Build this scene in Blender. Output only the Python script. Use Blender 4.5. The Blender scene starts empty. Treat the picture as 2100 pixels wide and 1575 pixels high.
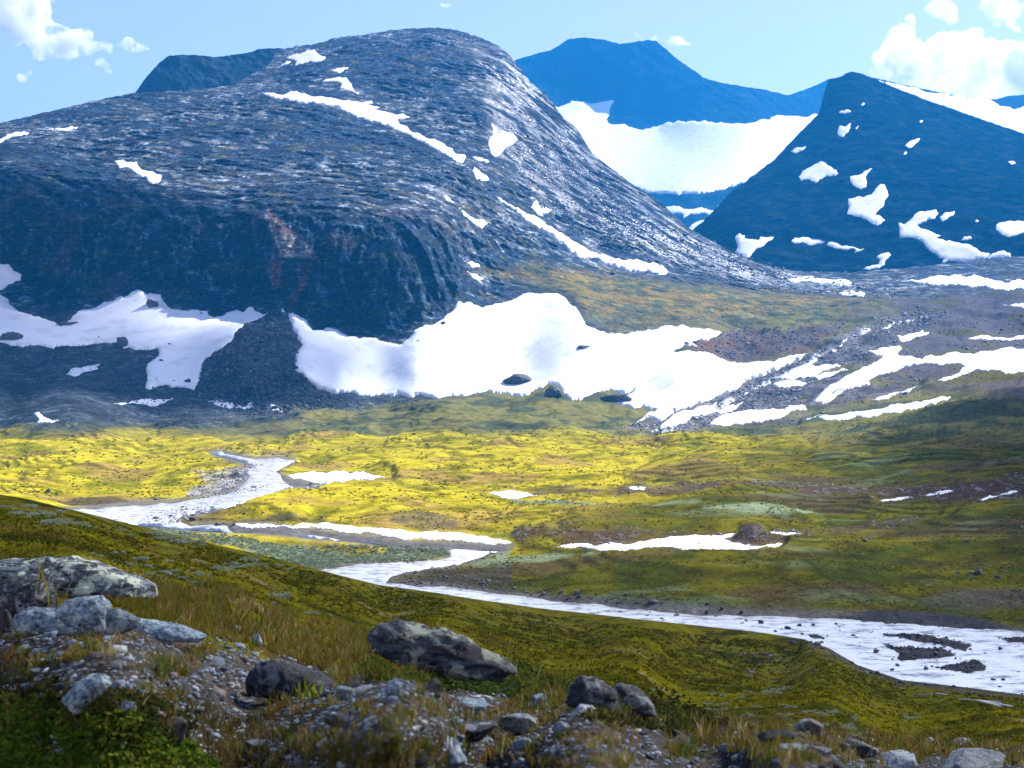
import bpy, bmesh, math, random
import numpy as np
from mathutils import Vector, geometry as mgeo

scene = bpy.context.scene
C = scene.collection
rad = math.radians
rng = np.random.default_rng(7)

# ------------------------------------------------------------------ camera, world, sun, exposure
F = 2917.0            # focal length in photo pixels (photo 2100 wide)
CX, CY = 1050.0, 787.5
CAMZ = 46.0
cam_d = bpy.data.cameras.new('camera')
cam_d.sensor_width = 36.0
cam_d.lens = 36.0 * F / 2100.0
cam_d.clip_start = 0.1
cam_d.clip_end = 90000
cam_d.dof.use_dof = True
cam_d.dof.focus_distance = 90.0
cam_d.dof.aperture_fstop = 8.0
cam = bpy.data.objects.new('camera', cam_d); C.objects.link(cam)
cam.location = (0, 0, CAMZ); cam.rotation_euler = (rad(90), 0, 0)
scene.camera = cam

SUN_AZ, SUN_EL = 47.0, 38.0       # azimuth to the right of the view direction (+Y)
L = Vector((math.sin(rad(SUN_AZ))*math.cos(rad(SUN_EL)), math.cos(rad(SUN_AZ))*math.cos(rad(SUN_EL)), math.sin(rad(SUN_EL))))
world = bpy.data.worlds.new('World'); scene.world = world; world.use_nodes = True
wn = world.node_tree.nodes; wl = world.node_tree.links
bg = wn['Background']
sky = wn.new('ShaderNodeTexSky'); sky.sky_type = 'NISHITA'; sky.sun_disc = False
sky.sun_elevation = rad(SUN_EL); sky.sun_rotation = rad(SUN_AZ)
sky.altitude = 900; sky.air_density = 1.0; sky.dust_density = 0.3; sky.ozone_density = 1.0
tint = wn.new('ShaderNodeVectorMath'); tint.operation = 'MULTIPLY'; tint.inputs[1].default_value = (1.38, 1.02, .98)
wl.new(sky.outputs[0], tint.inputs[0]); wl.new(tint.outputs[0], bg.inputs[0]); bg.inputs[1].default_value = 0.082

sun_d = bpy.data.lights.new('sun', 'SUN'); sun_d.energy = 5.0; sun_d.angle = rad(0.53); sun_d.color = (1.0, 0.96, 0.90)
sun = bpy.data.objects.new('sun', sun_d); C.objects.link(sun)
sun.rotation_euler = L.to_track_quat('Z', 'Y').to_euler(); sun.location = (300, 300, 3000)

vs = scene.view_settings
scene.display_settings.display_device = 'sRGB'
vs.view_transform = 'Standard'; vs.look = 'None'; vs.exposure = 1.4; vs.gamma = 1.0
cy = scene.cycles
cy.use_denoising = True
cy.max_bounces = 6; cy.diffuse_bounces = 2; cy.glossy_bounces = 2; cy.transmission_bounces = 2; cy.volume_bounces = 14; cy.transparent_max_bounces = 8
cy.use_adaptive_sampling = True; cy.adaptive_threshold = 0.015
cy.sample_clamp_indirect = 6.0
cy.volume_step_rate = 1.0; cy.volume_max_steps = 96

# ------------------------------------------------------------------ numpy helpers
def sstep(x, a=0.0, b=1.0):
    t = np.clip((x-a)/(b-a), 0, 1); return t*t*(3-2*t)
_perm = np.random.default_rng(3).permutation(256); _perm = np.concatenate([_perm, _perm, _perm])
_g = np.random.default_rng(4).normal(size=(256, 3)); _g /= np.linalg.norm(_g, axis=1)[:, None]
def noise3(x, y, z):
    xi = np.floor(x).astype(np.int64); yi = np.floor(y).astype(np.int64); zi = np.floor(z).astype(np.int64)
    xf, yf, zf = x-xi, y-yi, z-zi
    xi &= 255; yi &= 255; zi &= 255
    fx, fy, fz = [t*t*t*(t*(t*6-15)+10) for t in (xf, yf, zf)]
    out = 0
    for dx in (0, 1):
        wx = fx if dx else 1-fx
        for dy in (0, 1):
            wy = fy if dy else 1-fy
            for dz in (0, 1):
                wz = fz if dz else 1-fz
                h = _g[_perm[_perm[_perm[(xi+dx) & 255]+((yi+dy) & 255)]+((zi+dz) & 255)]]
                out = out + wx*wy*wz*(h[:, 0]*(xf-dx)+h[:, 1]*(yf-dy)+h[:, 2]*(zf-dz))
    return out*1.6
def fbm(x, y, z, o=4, gain=0.5, lac=2.03):
    a, s, t = 1.0, 0, 0
    for i in range(o):
        s = s + a*noise3(x+17.3*i, y-9.1*i, z+4.7*i); t += a
        x, y, z = x*lac, y*lac, z*lac; a *= gain
    return s/t*1.3
def ridged(x, y, z, o=4, gain=0.5):
    a, s, t = 1.0, 0, 0
    for i in range(o):
        s = s + a*(1-np.abs(noise3(x+17.3*i, y-9.1*i, z+4.7*i))*1.7); t += a
        x, y, z = x*2.05, y*2.05, z*2.05; a *= gain
    return s/t

REG = {0: (0, 0, 1), 1: (0, 0, .5), 2: (1050, 0, .5), 3: (0, 400, .5), 4: (1050, 400, .5), 5: (0, 850, .5), 6: (1050, 850, .5),
       7: (0, 1120, .5), 8: (1050, 1120, .5), 9: (1250, 560, 850/2100), 10: (900, 200, 600/2100), 11: (1400, 1200, 1/3)}
def P(s, r=0):
    ox, oy, k = REG[r]
    a = np.array([[float(t) for t in p.split(',')] for p in s.split()])
    return a*k+np.array([ox, oy])
def line(s, r=0):
    a = P(s, r); return lambda u: np.interp(u, a[:, 0], a[:, 1])
def polyd(u, v, poly):
    """signed distance in photo pixels, positive inside"""
    a = poly; b = np.roll(poly, -1, 0)
    d2 = np.full(u.shape, 1e18); ins = np.zeros(u.shape, bool)
    for (ax, ay), (bx, by) in zip(a, b):
        ex, ey = bx-ax, by-ay
        t = np.clip(((u-ax)*ex+(v-ay)*ey)/(ex*ex+ey*ey+1e-9), 0, 1)
        d2 = np.minimum(d2, (u-ax-t*ex)**2+(v-ay-t*ey)**2)
        if ay != by:
            c = ((ay > v) != (by > v)) & (u < (bx-ax)*(v-ay)/(by-ay)+ax)
            ins ^= c
    d = np.sqrt(d2); return np.where(ins, d, -d)
def union_d(u, v, polys, m=60):
    out = np.full(u.shape, -float(m))
    for p in polys:
        lo, hi = p.min(0)-m, p.max(0)+m
        s = (u > lo[0]) & (u < hi[0]) & (v > lo[1]) & (v < hi[1])
        if s.any():
            out[s] = np.maximum(out[s], polyd(u[s], v[s], p))
    return out
class RBF:
    def __init__(self, pts, vals, sm=0.0):
        self.p = np.array(pts, float)/1000; n = len(self.p)
        A = np.zeros((n+3, n+3)); A[:n, :n] = self.k(self.p)+np.diag(np.zeros(n)+sm)
        Q = np.c_[np.ones(n), self.p]; A[:n, n:] = Q; A[n:, :n] = Q.T
        self.w = np.linalg.solve(A, np.r_[np.array(vals, float), 0, 0, 0])
    def k(self, q):
        d2 = (q[:, None, 0]-self.p[None, :, 0])**2+(q[:, None, 1]-self.p[None, :, 1])**2
        return 0.5*d2*np.log(d2+1e-12)
    def __call__(self, u, v):
        out = np.empty(u.shape); q = np.c_[u, v]/1000; n = len(self.p)
        for i in range(0, len(q), 40000):
            s = q[i:i+40000]
            out[i:i+40000] = self.k(s)@self.w[:n]+self.w[n]+s@self.w[n+1:]
        return out

def ray(u, v, Y):
    return np.c_[(u-CX)/F*Y, Y, CAMZ+(CY-v)/F*Y]

# ------------------------------------------------------------------ object helpers
def tag(o, label=None, cat=None, kind=None, group=None):
    if label: o['label'] = label
    if cat: o['category'] = cat
    if kind: o['kind'] = kind
    if group: o['group'] = group
    return o
def mesh_np(name, V, faces, mat, cols=None, smooth=True, attrs=None):
    """faces: list of (n,k) int arrays"""
    me = bpy.data.meshes.new(name)
    V = np.asarray(V, np.float32)
    me.vertices.add(len(V)); me.vertices.foreach_set('co', V.ravel())
    faces = [np.asarray(f, np.int32) for f in faces if len(f)]
    li = np.concatenate([f.ravel() for f in faces])
    cnt = np.concatenate([np.full(len(f), f.shape[1], np.int32) for f in faces])
    me.loops.add(len(li)); me.loops.foreach_set('vertex_index', li)
    me.polygons.add(len(cnt)); me.polygons.foreach_set('loop_start', np.concatenate([[0], np.cumsum(cnt)[:-1]]).astype(np.int32))
    me.update(calc_edges=True)
    me.polygons.foreach_set('use_smooth', np.full(len(cnt), smooth))
    if cols is not None:
        ca = me.color_attributes.new('Col', 'FLOAT_COLOR', 'POINT')
        ca.data.foreach_set('color', np.c_[cols, np.ones(len(cols))].astype(np.float32).ravel())
    for k, a in (attrs or {}).items():
        at = me.attributes.new(k, 'FLOAT', 'POINT'); at.data.foreach_set('value', np.asarray(a, np.float32))
    if mat: me.materials.append(mat)
    me.validate()
    return me
def add(name, me, **kw):
    o = bpy.data.objects.new(name, me); C.objects.link(o); return tag(o, **kw)
def grid_faces(nr, nc):
    i = np.arange(nr*nc).reshape(nr, nc)
    return np.c_[i[:-1, :-1].ravel(), i[:-1, 1:].ravel(), i[1:, 1:].ravel(), i[1:, :-1].ravel()]

# ------------------------------------------------------------------ materials
def new_mat(name):
    m = bpy.data.materials.new(name); m.use_nodes = True
    return m, m.node_tree.nodes, m.node_tree.links, m.node_tree.nodes['Principled BSDF']
def N(nodes, t, **kw):
    n = nodes.new('ShaderNode'+t)
    for k, v in kw.items(): setattr(n, k, v)
    return n
def noise_node(nodes, links, co, scale, detail=4, rough=.55, stretch=None):
    n = N(nodes, 'TexNoise'); n.inputs['Scale'].default_value = scale; n.inputs['Detail'].default_value = detail; n.inputs['Roughness'].default_value = rough
    if stretch:
        mp = N(nodes, 'Mapping'); mp.inputs['Scale'].default_value = stretch; links.new(co, mp.inputs['Vector']); co = mp.outputs[0]
    links.new(co, n.inputs['Vector']); return n
def maprange(nodes, links, src, a, b, c, d):
    m = N(nodes, 'MapRange'); m.inputs[1].default_value = a; m.inputs[2].default_value = b; m.inputs[3].default_value = c; m.inputs[4].default_value = d
    links.new(src, m.inputs[0]); return m.outputs[0]
def surface_mat(name, scales, var=(.6, 1.4), bumps=(), rough=.9, spec=.3, attr=True, color=(.5, .5, .5), wet=False, stretch=None, transl=0):
    """vertex colour (the material's own colour) times noise, with bump at several scales in metres"""
    m, n, l, b = new_mat(name)
    tc = N(n, 'TexCoord'); co = tc.outputs['Object']
    if attr:
        a = N(n, 'VertexColor', layer_name='Col'); col = a.outputs[0]
    else:
        a = N(n, 'RGB'); a.outputs[0].default_value = (*color, 1); col = a.outputs[0]
    for i, s in enumerate(scales):
        nn = noise_node(n, l, co, 1/s, 6, .62, stretch)
        f = maprange(n, l, nn.outputs[0], .28, .72, var[0], var[1])
        mx = N(n, 'VectorMath', operation='SCALE'); l.new(col, mx.inputs[0]); l.new(f, mx.inputs['Scale']); col = mx.outputs[0]
    l.new(col, b.inputs['Base Color'])
    nrm = None
    for s, h in bumps:
        nn = noise_node(n, l, co, 1/s, 5, .65, stretch)
        bp = N(n, 'Bump'); bp.inputs['Strength'].default_value = 1; bp.inputs['Distance'].default_value = h
        l.new(nn.outputs[0], bp.inputs['Height'])
        if nrm: l.new(nrm, bp.inputs['Normal'])
        nrm = bp.outputs[0]
    if nrm: l.new(nrm, b.inputs['Normal'])
    b.inputs['Roughness'].default_value = rough
    b.inputs['Specular IOR Level'].default_value = spec
    if wet:
        at = N(n, 'Attribute', attribute_name='wet')
        l.new(maprange(n, l, at.outputs['Fac'], 0, 1, rough, .17), b.inputs['Roughness'])
        l.new(maprange(n, l, at.outputs['Fac'], 0, 1, spec, 1.0), b.inputs['Specular IOR Level'])
    if transl:
        b.inputs['Subsurface Weight'].default_value = 0
        tr = N(n, 'BsdfTranslucent'); l.new(col, tr.inputs[0])
        ms = N(n, 'MixShader'); ms.inputs[0].default_value = transl
        l.new(b.outputs[0], ms.inputs[1]); l.new(tr.outputs[0], ms.inputs[2]); l.new(ms.outputs[0], n['Material Output'].inputs[0])
    return m
def mountain_mat():
    m = surface_mat('mountain_rock', (6, 40), (.45, 1.6), ((22, 9.0), (5, 3.6)), .9, .04, wet=True)
    n, l = m.node_tree.nodes, m.node_tree.links; b = n['Principled BSDF']
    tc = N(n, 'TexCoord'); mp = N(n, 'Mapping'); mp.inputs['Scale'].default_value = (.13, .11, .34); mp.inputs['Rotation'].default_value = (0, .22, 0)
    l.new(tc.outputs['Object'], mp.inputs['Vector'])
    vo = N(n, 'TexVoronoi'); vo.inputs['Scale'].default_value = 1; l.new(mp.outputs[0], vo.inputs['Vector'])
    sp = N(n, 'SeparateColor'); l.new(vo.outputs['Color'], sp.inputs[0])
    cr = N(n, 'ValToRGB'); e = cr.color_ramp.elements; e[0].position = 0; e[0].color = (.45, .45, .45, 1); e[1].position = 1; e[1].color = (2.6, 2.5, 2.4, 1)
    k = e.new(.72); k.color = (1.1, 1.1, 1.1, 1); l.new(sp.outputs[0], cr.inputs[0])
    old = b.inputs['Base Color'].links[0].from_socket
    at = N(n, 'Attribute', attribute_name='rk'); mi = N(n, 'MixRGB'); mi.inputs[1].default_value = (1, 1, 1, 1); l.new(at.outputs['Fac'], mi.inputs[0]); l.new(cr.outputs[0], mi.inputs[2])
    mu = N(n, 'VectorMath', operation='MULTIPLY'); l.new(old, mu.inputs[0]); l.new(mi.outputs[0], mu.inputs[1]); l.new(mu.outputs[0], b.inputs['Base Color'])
    bp = N(n, 'Bump'); bp.inputs['Distance'].default_value = .9; l.new(vo.outputs['Distance'], bp.inputs['Height'])
    l.new(b.inputs['Normal'].links[0].from_socket, bp.inputs['Normal']); l.new(bp.outputs[0], b.inputs['Normal'])
    return m
M_rock = mountain_mat()
M_far = surface_mat('far_rock', (20, 90), (.75, 1.25), ((30, 9.0), (9, 3.0)), 1.0, 0)
M_valley = surface_mat('valley_turf', (1.1, 7), (.6, 1.4), ((2.2, .6), (.5, .14)), 1.0, 0)
M_near = surface_mat('heath_turf', (.12, .9), (.55, 1.45), ((.25, .08), (.06, .02)), 1.0, 0)
def snow_mat():
    m, n, l, b = new_mat('snow')
    tc = N(n, 'TexCoord'); co = tc.outputs['Object']
    a = noise_node(n, l, co, 1/35, 6, .6); 
    cr = N(n, 'ValToRGB'); cr.color_ramp.elements[0].position = .28; cr.color_ramp.elements[0].color = (.56, .58, .63, 1)
    cr.color_ramp.elements[1].position = .5; cr.color_ramp.elements[1].color = (.80, .81, .84, 1)
    l.new(a.outputs[0], cr.inputs[0]); l.new(cr.outputs[0], b.inputs['Base Color'])
    b.inputs['Roughness'].default_value = .7; b.inputs['Specular IOR Level'].default_value = .25
    nn = noise_node(n, l, co, 1/6, 4); bp = N(n, 'Bump'); bp.inputs['Distance'].default_value = .5; l.new(nn.outputs[0], bp.inputs['Height']); l.new(bp.outputs[0], b.inputs['Normal'])
    return m
M_snow = snow_mat()
def water_mat():
    m, n, l, b = new_mat('river_water')
    tc = N(n, 'TexCoord'); co = tc.outputs['Object']
    b.inputs['Base Color'].default_value = (.10, .13, .14, 1); b.inputs['Roughness'].default_value = .12; b.inputs['IOR'].default_value = 1.33
    nn = noise_node(n, l, co, 1/1.6, 5, .7, (.8, 1.1, 1)); bp = N(n, 'Bump'); bp.inputs['Distance'].default_value = .16; l.new(nn.outputs[0], bp.inputs['Height'])
    l.new(bp.outputs[0], b.inputs['Normal'])
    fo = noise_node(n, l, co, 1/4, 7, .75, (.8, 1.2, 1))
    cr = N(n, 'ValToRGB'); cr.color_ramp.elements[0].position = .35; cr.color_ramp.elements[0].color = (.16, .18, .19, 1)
    cr.color_ramp.elements[1].position = .51; cr.color_ramp.elements[1].color = (.90, .91, .91, 1)  # near-white base colour paints in sun glint on the riffles, along with foam
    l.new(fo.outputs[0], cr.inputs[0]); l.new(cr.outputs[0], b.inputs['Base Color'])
    return m
M_water = water_mat()

# ------------------------------------------------------------------ outlines traced in photo pixels
SNOW_C = {   # snow on the big mountain and the valley side: name -> (outline, label)
 'long': (P("1075,380 1120,380 1215,372 1235,383 1280,395 1330,397 1380,405 1430,412 1480,420 1520,412 1530,425 1510,432 1560,440 1540,450 1580,458 1620,470 1650,465 1685,480 1660,487 1630,490 1640,510 1700,545 1740,560 1790,575 1830,600 1870,630 1910,640 1905,655 1895,670 1850,648 1780,610 1720,580 1670,550 1600,520 1520,500 1450,475 1400,450 1330,433 1230,420 1150,408", 1), 'long slanting snow band across the upper dome of the big mountain', 3),
 'top': (P("1175,235 1215,220 1260,205 1290,203 1305,220 1335,232 1330,245 1300,255 1270,250 1240,262 1210,270 1215,250 1195,243", 1), 'small snow patch nearest the summit on the left shoulder of the dome', 2),
 'topb': (P("1130,277 1160,262 1195,253 1180,265", 1), 'sliver of snow just below the summit shoulder patch', 1.5),
 'mid1': (P("1350,285 1385,280 1430,276 1410,288 1370,295", 1), 'tiny flat snow streak above the long slanting band', 1.5),
 'mid2': (P("1320,333 1360,322 1420,317 1440,340 1445,360 1455,375 1475,380 1465,388 1420,370 1395,358 1400,340 1360,335", 1), 'ragged small snow patch hooked downward above the long slanting band', 2),
 'left': (P("465,660 500,658 530,665 560,662 570,685 600,700 630,705 665,722 655,745 630,755 605,742 600,728 570,720 545,700 520,688 490,690", 1), 'lone snow patch in a gully at the left of the dark cliff', 2.5),
 'rim': (P("-60,600 0,570 40,550 75,540 120,545 90,555 40,565", 1), 'snow streak on the far left ridge of the big mountain', 2),
 'rim2': (P("190,533 260,526 325,520 310,530 240,537", 1), 'thin snow line below the left skyline ridge', 1.5),
 'notch': (P("1007,252 1020,262 1035,270 1050,272 1062,287 1055,293 1040,300 1030,312 1015,322 1008,318 1002,300 1003,285 1012,275"), 'snow patch in the notch where the dome meets the steep right flank', 3),
 'streak': (P("415,705 470,740 520,770 580,800 640,835 690,850 740,880 780,920 850,960 920,1000 990,1040 1060,1085 1160,1130 1250,1150 1330,1170 1400,1165 1480,1180 1560,1190 1610,1210 1645,1250 1630,1270 1550,1260 1440,1250 1300,1225 1180,1190 1060,1150 980,1120 900,1060 820,1000 740,950 700,925 640,895 580,840 480,770", 10), 'long snow tongue running down the glittering right flank above the grass ridge', 2.5),
 'streak_b': (P("660,790 680,750 700,735 715,770 760,785 810,805 790,825 740,830 750,855 710,845", 10), 'ragged snow patch above the long tongue on the right flank', 2),
 'fl1': (P("240,425 290,430 320,440 365,460 340,470 290,455", 10), 'small snow dash beneath the notch patch', 1.5),
 'fl2': (P("240,530 255,495 285,520 320,550 360,595 320,600 290,585 270,590", 10), 'short snow wedge at the edge of the dark cliff below the notch', 1.5),
 'fl3': (P("30,690 60,705 110,755 90,755 55,740", 10), 'narrow snow sliver at the upper edge of the cliff', 1.5),
 'fl4': (P("140,795 180,820 220,850 270,875 350,900 330,920 310,945 270,920 220,880 180,850", 10), 'slanting snow streak on broken rock right of the cliff', 1.5),
 'low1': (P("957,538 975,540 985,548 968,550"), 'tiny snow spot on the ledge above the great snowfield', 1.5),
 'low2': (P("957,556 978,562 993,572 985,575 968,568"), 'tiny snow dash just under the ledge spot above the great snowfield', 1.5),
 'farl': (P("-60,540 0,541 20,543 28,556 45,563 42,575 20,582 10,590 0,596 -60,600"), 'snow tongue under the cliff at the left edge, above the apron', 3),
 'apron': (P("-60,604 0,604 15,612 20,625 40,640 65,645 95,655 110,660 125,670 135,662 145,655 150,647 200,628 230,618 255,610 275,597 285,594 300,603 330,605 335,618 350,633 400,635 425,637 435,650 455,648 470,640 500,640 518,628 530,640 550,641 540,650 500,665 480,685 460,710 435,725 418,740 415,760 405,785 398,800 350,795 300,798 303,770 300,755 310,740 325,730 325,716 290,718 255,715 247,700 225,705 195,705 150,710 95,712 55,710 45,712 0,702 -60,695"), 'broad snow apron under the dark cliff, left of the boulder cone', 4),
 'great': (P("592,642 600,641 612,647 630,660 640,677 655,677 670,672 700,682 725,690 770,692 800,702 820,707 845,687 850,677 870,667 890,665 915,647 940,617 965,620 990,632 1025,622 1050,616 1100,602 1125,601 1150,605 1170,625 1190,645 1200,665 1225,677 1250,685 1285,686 1330,675 1375,668 1425,672 1475,679 1480,683 1450,700 1420,702 1430,710 1380,720 1440,722 1465,728 1490,740 1510,745 1550,742 1600,735 1655,725 1640,740 1600,755 1565,772 1530,782 1510,800 1475,810 1440,825 1410,837 1380,847 1350,867 1300,870 1320,855 1347,840 1325,837 1265,827 1270,820 1300,802 1250,800 1215,807 1170,820 1155,807 1150,795 1125,785 1095,800 1080,812 1050,812 950,812 890,817 840,817 820,807 780,810 740,812 700,805 655,800 630,780 605,760 607,725 620,710 610,695 600,670"), 'great snowfield spreading below the cliff right of the boulder cone', 5),
 'tip': (P("574,634 580,632 586,641 582,646"), 'tiny white snow tip at the apex of the boulder cone', 1.5),
 's4': (P("130,770 150,755 180,750 205,745 200,757 170,763 150,772"), 'small snow patch on grey scree below the left apron', 1.5),
 's5': (P("232,827 270,822 320,820 357,815 340,825 300,831 250,831"), 'flat snow strip at the mountain foot left of the boulder cone', 1.5),
 's6': (P("425,822 450,820 480,828 520,822 520,838 495,841 470,838 445,832"), 'snow strip at the mountain foot below the boulder cone', 1.5),
 's7': (P("548,833 562,829 575,840 580,845 560,843"), 'small snow spot at the right end of the strips below the boulder cone', 1.2),
 's8': (P("70,848 80,845 90,855 105,862 122,862 105,868 75,867 80,860"), 'small bent snow patch in a dark gully at the far left foot', 1.2),
 'wide': (P("1460,640 1530,625 1590,618 1600,630 1580,650 1640,660 1680,675 1760,660 1850,650 1950,640 1990,635 2100,630 2260,625 2260,725 2100,725 2000,720 1900,715 1860,735 1800,745 1865,700 1830,690 1780,690 1700,690 1640,695 1580,720 1500,740 1460,760 1470,775 1400,790 1330,800 1300,830 1260,850 1230,850 1280,800 1330,770 1390,735 1440,705 1500,680 1520,660 1480,650", 4), 'wide snowfield forked round a brown knob on the right side of the valley', 3),
 'r1': (P("1100,745 1140,720 1200,700 1330,690 1350,700 1300,715 1250,740 1180,745 1150,765", 4), 'small snow patch on rubble right beside the great snowfield edge', 1.5),
 'r3': (P("610,945 680,890 760,870 840,850 830,870 850,885 800,900 760,905 720,925 660,945 610,960", 4), 'low snow tongue on the rubble fan closest to the great snowfield', 1.5),
 'r4': (P("810,940 850,910 920,890 980,880 1040,880 1100,880 1200,865 1210,880 1120,905 1060,920 960,935 860,945", 4), 'elongated snow patch at the lower end of the rubble fan', 1.5),
 'r5': (P("1200,920 1300,905 1400,890 1480,880 1540,870 1560,855 1660,845 1720,838 1800,828 1760,845 1700,860 1650,880 1580,895 1500,905 1400,915 1290,925", 4), 'long thin snow strip just behind the green ridge on the right', 1.5),
 'r6': (P("1860,588 1900,580 1950,575 2000,585 2100,573 2260,570 2260,590 2100,590 2000,595 1900,592", 4), 'narrow snow strip above the wide forked snowfield', 1.5),
 'r7': (P("1610,355 1640,345 1730,335 1800,332 1870,335 1920,332 1960,345 2000,352 2030,360 2100,350 2260,340 2260,388 2100,385 2000,388 1930,375 1850,372 1760,368 1680,362", 4), 'flat snow slab on the grey shoulder below the right peak', 2.5),
 'r8': (P("2010,450 2060,445 2260,440 2260,462 2060,460", 4), 'snow strip at the right edge on the brown moraine', 1.5),
 'g1': (P("1250,343 1320,347 1390,362 1380,375 1320,366", 4), 'thin snow glint along the stony col under the right peak', 1.5),
 'g2': (P("1340,405 1400,398 1450,402 1440,418 1370,413", 4), 'short snow patch on the stony col behind the grass ridge', 1.5),
 'z2': (P("830,560 900,540 960,545 1000,560 940,575 860,580", 9), 'thin snow rag in the middle of the rubble fan', 1.2),
 'z3': (P("1040,520 1110,500 1180,480 1210,490 1130,520 1060,545", 9), 'slanting snow streak between the rubble fan and the wide snowfield', 1.2),
 'z5': (P("540,700 600,670 680,650 640,690 560,715", 9), 'small snow streak low on the rubble fan beside the stream', 1.2),
 'z7': (P("1060,640 1160,590 1220,580 1150,620 1080,665", 9), 'narrow snow streak along the lower edge of the wide snowfield', 1.2),
 'z8': (P("1330,640 1400,620 1480,600 1560,570 1540,585 1440,620 1360,645", 9), 'slanting snow ribbon above the long thin strip on the right', 1.2),
 'z9': (P("1660,545 1740,520 1800,505 1760,530 1700,550", 9), 'small snow ribbon under the brown knob on the right', 1.2),
 'g3': (P("880,35 960,20 1060,25 1180,30 1230,50 1150,60 1040,50 940,55", 9), 'broad snow glint on the stony col where the right flank ends', 1.2),
 'g4': (P("1160,100 1240,92 1290,95 1280,120 1200,115", 9), 'compact snow patch low on the stony col', 1.2),
 'g5': (P("1460,315 1540,305 1620,302 1600,318 1520,345 1470,345", 9), 'pair of merged snow dashes below the brown moraine', 1.2),
 'v1': (P("590,975 620,970 690,966 745,967 790,980 800,981 760,986 700,990 670,993 640,990 625,985 600,982"), 'undercut snow bank beside the upper river bend', 1.2),
 'v2': (P("1000,1010 1050,1005 1080,1010 1110,1018 1060,1025 1030,1022"), 'small snow remnant in the stony hollow of the middle valley', .8),
 'v3': (P("960,450 1060,447 1200,460 1280,450 1390,455 1480,465 1600,470 1750,478 1900,485 1960,498 2050,510 2100,525 2080,530 1980,528 1900,520 1780,515 1700,508 1580,500 1540,492 1420,487 1340,470 1270,462 1200,468 1100,462", 5), 'long narrow snowbank along the river below the yellow mound', .8),
 'v4': (P("180,545 280,530 400,525 520,522 600,510 700,500 770,497 860,500 920,490 900,505 870,512 920,530 990,543 1050,535 1110,532 1090,545 1000,555 900,558 700,560 500,558 420,560 330,553 240,550", 6), 'snowbank beside the round grey gravel mound', .8),
 'v5': (P("1045,487 1100,483 1190,490 1150,495 1080,492", 6), 'thin snow dash right of the grey gravel mound', .5),
 'v6': (P("1500,355 1560,348 1650,343 1600,350 1540,358", 6), 'leftmost of the three thin snow dashes on the brown slope', .6),
 'v7': (P("1690,335 1740,322 1810,314 1780,325 1720,335", 6), 'middle one of the three thin snow dashes on the brown slope', .6),
 'v8': (P("1915,350 1960,330 2010,325 2075,315 2040,328 1980,340 1930,355", 6), 'rightmost and longest of the three snow dashes on the brown slope', .6),
 'v9': (P("465,300 500,295 550,297 540,310 490,308", 6), 'tiny snow spot among grey stones in the middle of the valley', .6),
}
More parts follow.
